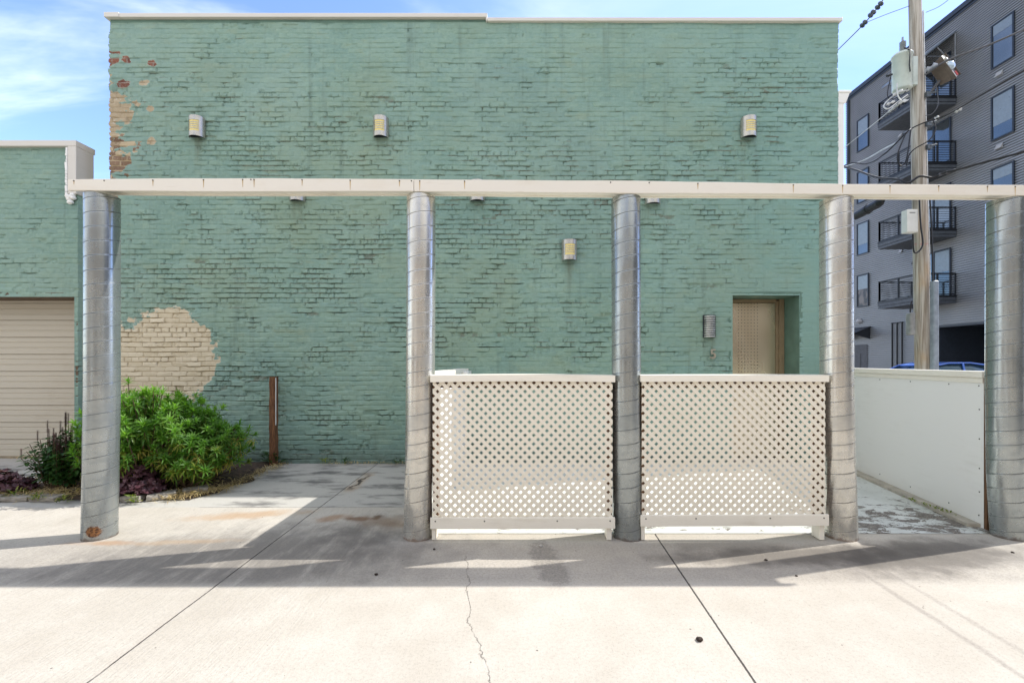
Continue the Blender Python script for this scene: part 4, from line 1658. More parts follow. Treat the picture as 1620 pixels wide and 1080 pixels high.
def tufts():
    # weeds: one little plant each
    r = random.Random(77)
    spots = [(25, 790, 'yellowish weed growing among the edging stones at the far left'), (110, 775, 'upright yellow green weed beside the flowering plant'),
             (212, 797, 'weed at the kerb stones right of the leftmost column'), (235, 775, 'yellow green weed in front of the low purple plant'),
             (0, 775, 'green grassy weed cut by the left picture edge'), (100, 797, 'small weed growing in the gap of the edging stones'),
             (433, 732, 'small green weed clump at the foot of the wooden post'), (545, 728, 'lone weed at the foot of the green wall'), (515, 731, 'thin dry weed at the foot of the green wall'),
             (630, 729, 'tiny weed at the wall foot beside the second column'), (60, 795, 'straggly weed between the two leftmost edging stones'), (20, 772, 'yellow weed behind the edging stones at the far left'), (150, 790, 'weed half hidden behind the leftmost column'),
             (1541, 836, 'green moss tuft growing along the foot of the white wall')]
    for i, (px, py, lab) in enumerate(spots):
        Y = CAM_H * F / (py - HZ)
        Y = min(Y, 6.22)
        p = at(px, py, Y)
        p.z = .012
        if i == 13:
            p = Vector((3.97, 4.3, .036))
        L = Leaves(100 + i)
        big = {6: 1.5, 0: .9, 1: 1.4, 4: 1.4}.get(i, .8)
        for k in range({6: 70, 13: 60}.get(i, 30)):
            a = r.uniform(0, 6.28)
            sp = .09 * big * r.random()
            bpos = p + Vector((math.cos(a) * sp, math.sin(a) * sp * .6, r.uniform(0, .09 * big)))
            if i == 13:
                bpos = p + Vector((-.03 + r.uniform(-.02, .05), r.uniform(-.3, .3), r.uniform(0, .01)))
            L.leaf(bpos, Vector((math.cos(a), math.sin(a) * .7, r.uniform(.3, 1.6))), Vector((0, 0, 1)), r.uniform(.03, .08) * big * (.5 if i == 13 else 1), .014 * (2 if i == 6 else 1), r.random(), .2, .3)
        t = thing('weed', p, lab, 'weed', 'weeds in the paving joints')
        L.build('foliage', M_DARKLEAF if i in (6, 7, 9, 4) else M_WEED, t)
    # uncountable dry grass
    L = Leaves(55)

    def scatter(x0, y0, x1, y1, n, wdt, h):
        for i in range(n):
            u = r.random()
            x, y = x0 + (x1 - x0) * u + r.gauss(0, wdt), y0 + (y1 - y0) * u + r.gauss(0, wdt)
            a = r.uniform(0, 6.28)
            L.leaf(Vector((x, y, .008 + r.random() * .02)), Vector((math.cos(a), math.sin(a), r.uniform(.15, 1.2))), Vector((0, 0, 1)), h * r.uniform(.4, 1.2), .006, r.random(), .1, .35)
    scatter(-3.50, 4.62, -3.16, 4.95, 420, .07, .10)
    scatter(-3.16, 4.9, -3.14, 6.2, 620, .06, .07)
    scatter(-6.1, 4.70, -4.7, 4.72, 900, .07, .12)
    scatter(-4.9, 4.8, -4.5, 4.75, 220, .06, .16)
    scatter(-3.75, 4.72, -3.25, 4.95, 420, .06, .11)
    scatter(-2.5, 6.24, -0.9, 6.25, 380, .035, .05)
    scatter(-6.2, 6.5, -7.2, 6.55, 60, .04, .06)
    o = L.build('dry_grass', M_STRAW, None)
    tag(o, 'dry straw coloured grass along the bed and wall foot', 'dry grass', kind='stuff')
    # fallen dry leaves in the bed
    L = Leaves(56)
    for i in range(700):
        x, y = r.uniform(-6.0, -2.9), r.uniform(4.64, 5.4)
        if x > -3.3:
            continue
        a = r.uniform(0, 6.28)
        L.leaf(Vector((x, y, .05)), Vector((math.cos(a), math.sin(a), r.uniform(-.2, .4))), Vector((0, 0, 1)), r.uniform(.03, .07), .02, r.random() * .8, .3, .2)
    o = L.build('leaf_litter', M_STRAW, None)
    tag(o, 'fallen dry leaves over the mulch of the bed', 'leaf litter', kind='stuff')


tufts()


# ------------------------------------------------------------------ edging stones
def stones():
    mat = plain('grey_edging_stone', (.36, .33, .28), .9, var=.25, nscale=9, bump=.8, bscale=45)
    r = random.Random(12)
    data = [(-6.0, 4.66, .30, .12, 'flat grey edging stone cut by the left picture edge'),
            (-5.66, 4.645, .30, .13, 'cracked flat edging stone at the front left of the bed'),
            (-5.33, 4.64, .28, .15, 'broad flat edging stone below the dark purple plant'),
            (-5.02, 4.635, .27, .16, 'pale flat edging stone left of the leftmost column'),
            (-4.72, 4.63, .26, .14, 'edging stone partly behind the leftmost column'),
            (-4.05, 4.60, .17, .10, 'low edging brick right of the leftmost column'),
            (-3.82, 4.59, .19, .10, 'brown edging brick with a dark face, nearest the yard'),
            (-3.60, 4.68, .24, .14, 'pale edging block between brick and dry grass'),
            (-3.38, 4.86, .22, .13, 'edging block at the bed corner, furthest right')]
    for i, (x, y, w, d, lab) in enumerate(data):
        bm = bmesh.new()
        bmesh.ops.create_cube(bm, size=1)
        bmesh.ops.subdivide_edges(bm, edges=bm.edges[:], cuts=3, use_grid_fill=True)
        h = .045 if i < 5 else .06
        for v in bm.verts:
            v.co.x *= w
            v.co.y *= d
            v.co.z = (v.co.z + .5) * h
            v.co += Vector((r.uniform(-1, 1), r.uniform(-1, 1), r.uniform(-.6, .6))) * .008
            v.co.z = max(v.co.z, .002)
        me = bpy.data.meshes.new('edging_stone')
        bm.to_mesh(me)
        bm.free()
        me.materials.append(mat)
        o = bpy.data.objects.new('edging_stone', me)
        o.location = (x, y, .003)
        o.rotation_euler = (0, 0, r.uniform(-.1, .1) + (.6 if i >= 7 else 0))
        COL.objects.link(o)
        md = o.modifiers.new('bevel', 'BEVEL')
        md.width = .006
        md.limit_method = 'ANGLE'
        tag(o, lab, 'edging stone', 'edging stones along the planting bed')


stones()


# ------------------------------------------------------------------ grey apartment block
AX = 20.0


def build_apartments():
    b = thing('apartment_building', (AX, 21, 0), 'dark grey corrugated apartment block with black balconies and blue windows', 'building')
    Y0, Y1, H = 14.5, 27.2, 17.0
    m, nt, bs = new_mat('grey_corrugated_siding')
    p = nt.coord()
    n = nt.noise(p, .6, 4)
    nt.setin(bs.inputs['Base Color'], nt.mix(nt.step(n, .3, .7), (0.185, 0.192, 0.205), (0.222, 0.230, 0.245)))
    bs.inputs['Roughness'].default_value = .42
    bs.inputs['Metallic'].default_value = .2
    M_SIDING = m
    M_TRIM = plain('dark_blue_trim', (.022, .030, .045), .4)
    # siding: real ribs
    def ribs(mb, ya, yb, z0, z1, x=AX):
        k = int(round((z1 - z0) / .105))
        st = (z1 - z0) / k
        vs, fs = [], []
        for i in range(k):
            for (f, dx) in ((0, 0), (.45, 0), (.50, .055), (.95, .055)):
                z = z0 + (i + f) * st
                vs += [(x - dx, ya, z), (x - dx, yb, z)]
        vs += [(x, ya, z1), (x, yb, z1)]
        for i in range(len(vs) // 2 - 1):
            fs.append((2 * i, 2 * i + 1, 2 * i + 3, 2 * i + 2))
        mb.add(vs, fs)
    mb = MB()
    ribs(mb, Y0, Y1, 3.12, H)
    ribs(mb, 21.3, Y1, 0, 3.12)
    mb.box((AX + .03, Y0 + .02, 3.3), (34, Y1 - .02, H - .05))
    mb.box((AX + .03, 21.32, 0), (34, Y1 - .02, 3.3))
    mb.box((AX + 3.2, Y0 + .02, 0), (34, 21.32, 3.3))
    ribs(mb, Y0, 21.3, 0, 3.1, AX + 3.0)
    mb.build('wall', M_SIDING, b)
    mb = MB()
    mb.box((AX - .16, Y0 - .1, H), (34, Y1 + .1, H + .22))
    mb.box((AX - .10, Y0 - .05, H - .12), (AX - .056, Y1 + .05, H))
    mb.build('roof_trim', M_TRIM, b)
    mb = MB()
    mb.box((AX - .06, Y0, 3.02), (AX + 3.0, 21.3, 3.1195))
    mb.box((AX - .05, 21.28, 0), (AX + 2.9, 21.42, 3.019))
    for z in (14.0 - 2.97 * k for k in range(0)):
        mb.box((AX - .04, Y0, z), (AX - .056, Y1, z + .06))
    mb.build('carport_trim', M_TRIM, b)
    mb = MB()
    mb.box((AX - .14, Y1 - .32, 0), (AX - .056, Y1 - .2, H - .13))
    mb.build('downspout', M_TRIM, b, .01)
    # glass
    g, nt, bs = new_mat('blue_tinted_glass')
    p = nt.coord()
    n = nt.noise(p, .35, 2)
    nt.setin(bs.inputs['Base Color'], nt.mix(nt.step(n, .3, .7), (0.115, 0.138, 0.155), (0.175, 0.20, 0.22)))
    bs.inputs['Metallic'].default_value = .75
    bs.inputs['Roughness'].default_value = .06
    M_GLASS = g
    M_GLASSB, nt, bs = new_mat('brown_reflection_glass')  # brown reflection painted into the pane colour
    p = nt.coord()
    nt.setin(bs.inputs['Base Color'], nt.mix(nt.step(nt.noise(p, 2.5, 3), .4, .6), (0.05, 0.04, 0.035), (0.14, 0.10, 0.08)))
    bs.inputs['Metallic'].default_value = .6
    bs.inputs['Roughness'].default_value = .08
    M_FRAME = plain('navy_window_frame', (.016, .024, .040), .4)

    M_BLIND = plain('pale_roller_blind', (.20, .235, .26), .35, .3, var=.06)

    def window(y0, y1, z0, z1, glass=M_GLASS, mull=None):
        mb = MB()
        t = .06
        x0, x1 = AX - .105, AX - .0565
        mb.box((x0, y0, z0), (x1, y1, z0 + t))
        mb.box((x0, y0, z1 - t), (x1, y1, z1))
        mb.box((x0, y0, z0 + t), (x1, y0 + t, z1 - t))
        mb.box((x0, y1 - t, z0 + t), (x1, y1, z1 - t))
        if mull:
            mb.box((x0, mull - .04, z0 + t), (x1, mull + .04, z1 - t))
        w = mb.build('window', M_FRAME, b)
        mb = MB()
        mb.add([(AX - .075, y0 + t * .8, z0 + t * .8), (AX - .075, y1 - t * .8, z0 + t * .8), (AX - .075, y1 - t * .8, z1 - t * .8), (AX - .075, y0 + t * .8, z1 - t * .8)], [(0, 1, 2, 3)])
        mb.build('pane', glass, w)
        rb_ = random.Random(int(y0 * 10) + int(z0 * 7))
        k_ = rb_.choice([0, .25, .45, .7])
        if k_ and z0 > 3:
            mb = MB()
            zz = z1 - t - (z1 - z0 - 2 * t) * k_
            mb.box((AX - .082, y0 + t + .02, zz), (AX - .0765, (mull - .05 if mull else y1 - t - .02), z1 - t - .01))
            mb.build('blind', M_BLIND, w)
    M_VENT = plain('pale_vent_hood', (.38, .38, .39), .5)
    vents = []
    for k in range(4):
        zb = 13.52 - 2.97 * k
        window(18.05, 18.92, zb, zb + 1.83)
        window(25.42, 26.28, zb - .05, zb + 1.78, M_GLASSB if k == 3 else M_GLASS)
        if k < 3:
            for yv in (18.62,):
                mb = MB()
                mb.hexa([(AX - .16, yv - .13, zb - .42), (AX - .056, yv - .13, zb - .42), (AX - .056, yv + .13, zb - .42), (AX - .16, yv + .13, zb - .42),
                         (AX - .05, yv - .13, zb - .22), (AX - .056, yv - .13, zb - .22), (AX - .056, yv + .13, zb - .22), (AX - .05, yv + .13, zb - .22)])
                mb.build('vent_hood', M_VENT, b)
            mb = MB()
            yv, zv = 23.35, zb - .55
            mb.hexa([(AX - .14, yv - .1, zv), (AX - .056, yv - .1, zv), (AX - .056, yv + .1, zv), (AX - .14, yv + .1, zv),
                     (AX - .05, yv - .1, zv + .16), (AX - .056, yv - .1, zv + .16), (AX - .056, yv + .1, zv + .16), (AX - .05, yv + .1, zv + .16)])
            mb.build('vent_hood', M_VENT, b)
    mb = MB()
    mb.hexa([(AX - .16, 18.0, 16.0), (AX - .056, 18.0, 16.0), (AX - .056, 18.25, 16.0), (AX - .16, 18.25, 16.0), (AX - .05, 18.0, 16.2), (AX - .056, 18.0, 16.2), (AX - .056, 18.25, 16.2), (AX - .05, 18.25, 16.2)])
    mb.build('vent_hood', M_VENT, b)
    # balconies
    M_SLAB = plain('slate_balcony_slab', (.075, .085, .10), .6)
    M_RAIL = plain('black_railing', (.010, .012, .016), .4)
    P = 1.72
    yA, yB = 20.42, 22.75
    for k in range(4):
        zb = 12.97 - 2.97 * k
        window(20.66, 22.35, zb + .28, zb + 2.55, M_GLASS, 21.5)
        mb = MB()
        mb.box((AX - P, yA, zb + .13), (AX - .057, yB, zb + .27))
        mb.box((AX - P + .04, yA + .04, zb + .10), (AX - .057, yB - .04, zb + .13))
        mb.box((AX - P + .012, yA + .012, zb), (AX - .057, yB - .012, zb + .10))
        s = mb.build('balcony', M_SLAB, b)
        mb = MB()
        z0 = zb + .27
        xo = AX - P + .05
        for (a, c, n) in (((xo, yA + .05), (xo, yB - .05), 2), ((xo, yA + .05), (AX - .07, yA + .05), 2), ((xo, yB - .05), (AX - .07, yB - .05), 1)):
            for h in [1.06] + [.14 + .105 * i for i in range(9)]:
                rr_ = .028 if h > 1 else .009
                if h == .14:
                    rr_ = .02
                mb.box((min(a[0], c[0]) - rr_, min(a[1], c[1]) - rr_, z0 + h - rr_), (max(a[0], c[0]) + rr_, max(a[1], c[1]) + rr_, z0 + h + rr_))
            for i in range(n + 1):
                x, y = a[0] + (c[0] - a[0]) * i / n, a[1] + (c[1] - a[1]) * i / n
                mb.box((x - .03, y - .03, z0), (x + .03, y + .03, z0 + 1.09))
        mb.build('railing', M_RAIL, s)
        mb = MB()
        mb.box((AX - P - .01, yA - .012, zb + .268), (AX - .03, yA - .001, zb + .36))
        mb.box((AX - P - .012, yA - .012, zb + .268), (AX - P - .001, yB, zb + .36))
        mb.build('fascia_channel', M_RAIL, s)
        mb = MB()
        mb.lathe((AX - .03, 22.55, zb + 2.25), [(.0001, .14), (.08, .12), (.10, 0)], 12, (-1, 0, 0))
        mb.build('balcony_light', M_DARKMETAL, b)
    # canopy over the top balcony
    mb = MB()
    ya, yb = 20.45, 22.7
    mb.hexa([(AX - 1.55, ya, 15.05), (AX - .03, ya, 16.25), (AX - .03, yb, 16.25), (AX - 1.55, yb, 15.05),
             (AX - 1.55, ya, 15.13), (AX - .03, ya, 16.33), (AX - .03, yb, 16.33), (AX - 1.55, yb, 15.13)])
    c = mb.build('canopy', plain('steel_canopy', (.20, .24, .29), .35, .5), b)
    for y in (ya + .03, yb - .03):
        mb = MB()
        mb.tube([(AX - .06, y, 14.7), (AX - .06, y, 16.2)], .025, 6)
        mb.tube([(AX - .06, y, 14.75), (AX - .85, y, 15.55)], .022, 6)
        mb.tube([(AX - .06, y, 15.15), (AX - 1.3, y, 15.15)], .022, 6)
        mb.build('brace', plain('grey_steel_brace', (.25, .27, .3), .4, .5), c)
    # street door with a small hood
    mb = MB()
    mb.box((AX - .07, 25.55, 0), (AX - .0265, 26.45, 2.4))
    d = mb.build('door', plain('charcoal_door', (.05, .052, .062), .5), b)
    mb = MB()
    mb.box((AX - .085, 25.58, .9), (AX - .071, 25.72, 1.1))
    mb.box((AX - .08, 26.0, 1.0), (AX - .071, 26.06, 1.9))
    mb.build('handle', M_RAIL, d)
    mb = MB()
    mb.hexa([(AX - 1.0, 25.3, 2.95), (AX - .03, 25.3, 3.35), (AX - .03, 26.7, 3.35), (AX - 1.0, 26.7, 2.95), (AX - 1.0, 25.3, 3.02), (AX - .03, 25.3, 3.42), (AX - .03, 26.7, 3.42), (AX - 1.0, 26.7, 3.02)])
    for y in (25.35, 26.6):
        mb.prism([(AX - .03, y, 2.7), (AX - .95, y, 2.96), (AX - .03, y, 3.34)], (0, .03, 0))
    mb.build('door_hood', plain('dark_hood', (.03, .034, .042), .4), b)
    mb = MB()
    mb.lathe((AX - .03, 26.1, 3.75), [(.0001, .22), (.12, .16), (.15, 0)], 12, (-1, 0, 0))
    mb.build('wall_light', plain('grey_light', (.4, .4, .42), .4), b)
    mb = MB()
    for y in (23.25, 23.55, 23.85):
        mb.tube([(AX - .08, y, .1), (AX - .08, y, 3.45)], .035, 6)
    mb.tube([(AX - .08, 23.2, 3.45), (AX - .08, 23.9, 3.45)], .03, 6)
    mb.build('pipe', M_RAIL, b)


build_apartments()


# ------------------------------------------------------------------ utility pole and its gear
PY = 9.0


def wood_pole_mat():
    m, nt, b = new_mat('weathered_pole_wood')
    p = nt.coord()
    x, y, z = nt.xyz(p)
    g = nt.noise(nt.map(p, (26, 26, .9)), 1.0, 6, .65)
    n = nt.noise(nt.map(p, (2, 2, .8)), 1.0, 4)
    c = nt.mix(nt.step(g, .35, .65), (0.23, 0.19, 0.145), (0.50, 0.455, 0.39))
    c = nt.mix(nt.step(n, .48, .66) * nt.step(z, 6, 2) * .6, c, (0.40, 0.25, 0.11))
    ck = nt.step(nt.noise(nt.map(p, (34, 34, .5), (3, 3, 0)), 1.0, 3), .64, .70)
    c = nt.mix(ck * .8, c, (0.07, 0.05, 0.035))
    red = nt.step((z - 3.72 + (nt.noise(p, 8) - .5) * .08).abs(), .035, .01) * nt.step(nt.noise(p, 25, 2), .45, .55)
    c = nt.mix(red * .5, c, (0.45, 0.12, 0.14))
    nt.setin(b.inputs['Base Color'], c)
    b.inputs['Roughness'].default_value = .85
    nt.setin(b.inputs['Normal'], nt.bump(g - ck, .7, .008))
    return m


def pole_x(z):
    return 8.125 - (z - 1.3) * .0215


def build_pole():
    M_POLE = wood_pole_mat()
    t = thing('utility_pole', (8.15, PY, 0), 'tall weathered wooden utility pole behind the white wall', 'utility pole')
    mb = MB()
    mb.tube([(pole_x(z), PY, z) for z in np.linspace(-.02, 11.5, 16)], [.132 - .0036 * z for z in np.linspace(0, 11.5, 16)], 20)
    mb.build('shaft', M_POLE, t)
    mb = MB()
    mb.box((8.125, PY - .24, 0), (8.235, PY - .13, 2.98))
    mb.build('conduit_guard', plain('grey_plastic_guard', (.30, .34, .39), .45), t, .03, 3)
    mb = MB()                                    # ground wire moulding up the right-hand side
    mb.tube([(pole_x(z) + .132 - .0036 * z, PY - .06, z) for z in np.linspace(2.9, 8.3, 12)], .012, 6)
    mb.build('wire_moulding', M_WIREWHITE, t)
    for z in (6.62, 6.05, 5.60):
        mb = MB()
        mb.box((pole_x(z) + .05, PY - .16, z - .05), (pole_x(z) + .135, PY - .10, z + .04))
        mb.tube([(pole_x(z) + .09, PY - .15, z), (pole_x(z) + .22, PY - .16, z + .03)], .018, 6)
        mb.build('bracket', plain('galvanised_bracket', (.13, .15, .17), .5, .6), t)
    # transformer can
    c = at(1426, 103, PY - .25)
    t = thing('transformer', (c.x, PY - .1, c.z - .65), 'pale green grey transformer can hung on the left of the utility pole', 'transformer')
    zc, Rr = c.z, .165
    X, Yc = pole_x(zc) - .33, PY - .05
    M_CAN = plain('pale_grey_green_enamel', (.55, .60, .54), .35, var=.05)
    mb = MB()
    mb.lathe((X, Yc, zc), [(.001, -.37), (Rr * .9, -.37), (Rr * .96, -.35), (Rr * .96, .28), (Rr * 1.06, .285), (Rr * 1.06, .31), (Rr * .9, .34), (.05, .37), (.001, .37)], 28)
    mb.build('tank', M_CAN, t)
    mb = MB()
    mb.box((X + Rr * .9, Yc - .08, zc - .3), (X + Rr + .075, Yc + .08, zc + .25))
    mb.build('mounting_bracket', M_CAN, t)
    mb = MB()
    pr = [(.02, 0)]
    for i in range(6):
        pr += [(.032, .02 + i * .03), (.055, .03 + i * .03), (.032, .04 + i * .03)]
    pr += [(.018, .22), (.016, .28), (.001, .285)]
    mb.lathe((X - .04, Yc - .06, zc + .35), pr, 14)
    mb.build('bushing', plain('grey_porcelain', (.28, .30, .30), .3), t)
    mb = MB()
    mb.tube([(X - .04, Yc - .06, zc + .43), (X - .02, Yc - .21, zc + .28), (X - .03, Yc - .20, zc), (X, Yc - .185, zc - .12)], .011, 6)
    mb.tube([(X - .2, Yc, zc - .06), (X - .34, Yc - .05, zc - .12)], .02, 6)
    mb.build('lead', M_BLACK, t)
    # floodlight tilted on the right
    c = at(1501, 106, PY - .3)
    t = thing('floodlight', (c.x, PY - .3, c.z), 'brown tilted floodlight with a round lens beside the utility pole', 'floodlight')
    rot = Matrix.Rotation(R(-36), 3, 'Y') @ Matrix.Rotation(R(24), 3, 'Z')

    def W(v):
        return c + rot @ (Vector(v) * .68)
    mb = MB()
    mb.hexa([W(v) for v in [(-.17, -.02, -.36), (.17, -.02, -.36), (.15, .30, -.30), (-.15, .30, -.30), (-.17, -.02, .36), (.17, -.02, .36), (.15, .30, .30), (-.15, .30, .30)]])
    mb.hexa([W(v) for v in [(-.185, -.06, -.37), (-.165, -.06, -.37), (-.165, .02, -.37), (-.185, .02, -.37), (-.185, -.06, .37), (-.165, -.06, .37), (-.165, .02, .37), (-.185, .02, .37)]])
    mb.hexa([W(v) for v in [(.165, -.06, -.37), (.185, -.06, -.37), (.185, .02, -.37), (.165, .02, -.37), (.165, -.06, .37), (.185, -.06, .37), (.185, .02, .37), (.165, .02, .37)]])
    mb.build('housing', plain('brown_enamel', (.13, .10, .08), .45), t, .008)
    mb = MB()
    mb.hexa([W(v) for v in [(-.13, -.03, -.10), (.13, -.03, -.10), (.13, -.021, -.10), (-.13, -.021, -.10), (-.13, -.03, .33), (.13, -.03, .33), (.13, -.021, .33), (-.13, -.021, .33)]])
    mb.build('face_plate', plain('cream_plate', (.62, .60, .48), .5), t)
    ax = rot @ Vector((0, -1, 0))
    mb = MB()
    mb.lathe(W((0, -.03, -.0)), [(.085, 0), (.082, .03), (.06, .055), (.03, .068), (.001, .07)], 20, ax)
    mb.build('lens', plain('clear_blue_lens', (.55, .66, .75), .12, .3, var=.1), t)
    mb = MB()
    mb.lathe(W((0, -.03, .20)), [(.045, 0), (.045, .02), (.03, .03), (.001, .03)], 16, ax)
    mb.build('photocell', plain('grey_cell', (.3, .29, .25), .4), t)
    mb = MB()
    mb.hexa([W(v) for v in [(.05, -.03, -.33), (.14, -.03, -.33), (.14, -.021, -.33), (.05, -.021, -.33), (.05, -.03, -.20), (.14, -.03, -.20), (.14, -.021, -.20), (.05, -.021, -.20)]])
    mb.build('tag', plain('red_tag', (.60, .05, .03), .4), t)
    mb = MB()
    mb.tube([(pole_x(c.z) + .08, PY - .02, c.z - .45), (c.x - .2, PY - .1, c.z - .42), (c.x - .08, PY - .2, c.z - .2)], .025, 8)
    mb.build('arm', M_WIRE, t)
    # boxes on the pole
    p = at(1441, 350, PY - .2)
    t = thing('junction_box', (p.x, PY - .2, p.z), 'white plastic junction box strapped to the utility pole', 'junction box')
    mb = MB()
    mb.box((p.x - .105, PY - .24, p.z - .22), (p.x + .105, PY - .10, p.z + .22))
    o = mb.build('box', plain('off_white_plastic', (.70, .69, .64), .45, var=.05), t, .012)
    mb = MB()
    mb.box((p.x - .06, PY - .2425, p.z + .145), (p.x + .05, PY - .2415, p.z + .16))
    mb.build('label_strip', M_WIRE, t)
    p = at(1441.5, 512, PY - .1)
    t = thing('conduit_box', (p.x, PY - .1, p.z), 'slim grey box low on the left side of the utility pole', 'box')
    mb = MB()
    mb.box((p.x - .055, PY - .15, p.z - .22), (p.x + .055, PY - .02, p.z + .22))
    mb.build('box', plain('grey_box', (.28, .28, .27), .5), t, .03, 3)
    mb = MB()
    mb.tube([(p.x, PY - .08, p.z + .2), (p.x, PY - .08, p.z + .35), (p.x + .05, PY - .06, p.z + .45)], .012, 6)
    mb.build('lead', M_BLACK, t)


build_pole()


def curve(pts, n=8):
    """Catmull-Rom through points"""
    P = [Vector(p) for p in pts]
    P = [P[0] * 2 - P[1]] + P + [P[-1] * 2 - P[-2]]
    out = []
    for i in range(1, len(P) - 2):
        for k in range(n):
            t = k / n
            a, b, c, d = P[i - 1], P[i], P[i + 1], P[i + 2]
            out.append(.5 * ((2 * b) + (c - a) * t + (2 * a - 5 * b + 4 * c - d) * t * t + (3 * b - a - 3 * c + d) * t ** 3))
    out.append(P[-2])
    return out


def cable(pts, r, mat, label, name='cable', extra=None):
    t = thing(name, at(*pts[0]), label, 'cable', 'overhead cables at the utility pole')
    mb = MB()
    mb.tube(curve([at(*p) for p in pts]), r, 6)
    mb.build('strand', mat, t)
    if extra:
        extra(t)
    return t


def insul(pts, mat, R0=.05):
    """bead-like dead-end insulators threaded on the line at the given points"""
    def f(t):
        for (a, b) in pts:
            mb = MB()
            A, B = at(*a), at(*b)
            d = B - A
            n = max(2, int(d.length / .09))
            pr = [(.008, 0)]
            for i in range(n):
                s = d.length / n
                pr += [(R0 * .45, (i + .15) * s), (R0, (i + .5) * s), (R0 * .45, (i + .85) * s)]
            pr += [(.008, d.length)]
            mb.lathe(A, pr, 10, d)
            mb.build('insulator', mat, t)
    return f


M_POLY = plain('grey_polymer_insulator', (.36, .38, .42), .4)
M_DARKPOLY = plain('dark_polymer_insulator', (.06, .075, .085), .4)


def build_cables():
    Y = PY - .2
    cable([(1463, 119, Y), (1500, 95, Y - .3), (1560, 73, Y - .6), (1620, 47, Y - .9), (1720, 2, Y - 1.4)], .016, M_WIRE,
          'thick grey power cable rising to the right from the pole, white insulator at its end', extra=insul([((1464, 113, Y), (1484, 101, Y - .15))], M_POLY, .06))
    cable([(1290, 300, 11.8), (1338, 261, 10.6), (1372, 259, 9.9), (1400, 243, 9.3), (1432, 212, Y), (1443, 203, Y), (1463, 194, Y - .05), (1500, 181, Y - .3), (1550, 152, Y - .6), (1620, 112, Y - 1), (1700, 70, Y - 1.4)], .014, M_BLACK,
          'black cable crossing the pole at mid height, sagging to the left', extra=insul([((1478, 189, Y - .14), (1486, 184, Y - .2)), ((1510, 178, Y - .35), (1522, 171, Y - .42))], M_WIREWHITE, .035))
    cable([(1290, 262, 12.4), (1338, 265, 10.8), (1385, 280, 9.6), (1420, 284, 9.0), (1436, 290, Y), (1455, 279, Y - .05), (1475, 281, Y - .08), (1492, 274, Y - .2), (1520, 267, Y - .4), (1560, 256, Y - .6), (1620, 240, Y - 1), (1700, 214, Y - 1.4)], .022, M_BLACK,
          'thick black telephone cable just above the white beam', extra=insul([((1482, 278, Y - .12), (1516, 268, Y - .36))], M_WIRE, .035))
    cable([(1290, 275, 12.2), (1338, 263, 10.8), (1370, 252, 10.0), (1398, 236, 9.4), (1418, 226, 9.0)], .012, M_WIREWHITE, 'short white service wire left of the utility pole')
    cable([(1300, 262, 12.0), (1338, 232, 10.9), (1390, 190, 9.6), (1420, 165, 9.0), (1438, 152, Y)], .008, M_WIREWHITE, 'thin pale wire slanting up to the pole from the left', extra=insul([((1405, 178, 9.3), (1428, 160, 8.9))], M_WIREWHITE, .028))
    cable([(1300, 105, 12.5), (1330, 75, 11.5), (1366, 39, 10.4), (1390, 10, 9.8), (1410, -20, 9.2), (1440, -60, 9.0)], .012, M_WIRE,
          'upper line with two dark insulators in the sky left of the pole', extra=insul([((1362, 43, 10.5), (1371, 33, 10.3)), ((1375, 27, 10.2), (1384, 17, 10.0)), ((1386, 15, 9.9), (1396, 3, 9.7))], M_DARKPOLY, .06))
    cable([(1368, 37, 10.4), (1400, 24, 9.7), (1438, 10, 9.0)], .006, M_WIRE, 'thin tie wire from the insulators to the pole top')
    cable([(1465, 20, 9.0), (1490, 8, 8.6), (1530, -25, 8.0)], .005, M_WIRE, 'thin wire in the sky right of the pole top')
    cable([(1410, 118, Y), (1404, 150, Y), (1412, 157, Y), (1428, 150, Y), (1436, 140, Y)], .008, M_BLACK, 'thin black drip loop under the transformer')
    cable([(1419, 132, Y - .1), (1420, 150, Y - .1), (1428, 161, Y - .1), (1437, 158, Y - .1)], .011, M_WIREWHITE, 'white curled lead hanging below the transformer')
    cable([(1432, 213, Y - .1), (1420, 245, Y - .1), (1424, 262, Y - .1), (1434, 252, Y - .1), (1441, 205, Y - .1)], .012, M_BLACK, 'black hanging loop on the left of the pole')
    cable([(1476, 190, Y - .2), (1480, 205, Y - .25), (1470, 222, Y - .25), (1448, 235, Y - .2), (1438, 246, Y - .15), (1434, 262, Y - .1)], .011, M_BLACK, 'black jumper cable wrapped across the front of the pole')
    cable([(1482, 138, Y - .3), (1484, 165, Y - .25), (1475, 180, Y - .2), (1464, 183, Y - .1)], .006, M_WIRE, 'thin grey wire hanging below the floodlight')
    cable([(1454, 300, Y - .05), (1455, 330, Y - .07), (1457, 360, Y - .07), (1460, 385, Y - .08), (1454, 397, Y - .08), (1446, 398, Y - .08), (1444, 370, Y - .08)], .014, M_BLACK, 'black cable loop running down the front of the pole below the beam')
    cable([(1470, 300, Y), (1473, 345, Y), (1475, 400, Y), (1476, 448, Y)], .013, M_BLACK, 'black riser cable going down into the grey conduit')
    cable([(1437, 143, Y), (1424, 146, Y), (1408, 156, Y), (1398, 168, Y), (1406, 172, Y - .05), (1422, 160, Y - .05), (1436, 150, Y)], .012, M_WIREWHITE,
          'tangled pale loop of wire with white clamps left of the pole', extra=insul([((1412, 152, Y - .05), (1428, 142, Y - .05)), ((1402, 166, Y - .05), (1416, 160, Y - .05)), ((1420, 165, Y - .05), (1434, 158, Y - .05))], M_WIREWHITE, .03))
    # splice case hanging below the beam
    t = thing('splice_case', at(1375, 332, 9.6), 'black cable splice case with a small orange label, hanging below the beam', 'splice case')
    mb = MB()
    A, B = at(1350, 344, 10.2), at(1398, 317, 9.2)
    d = B - A
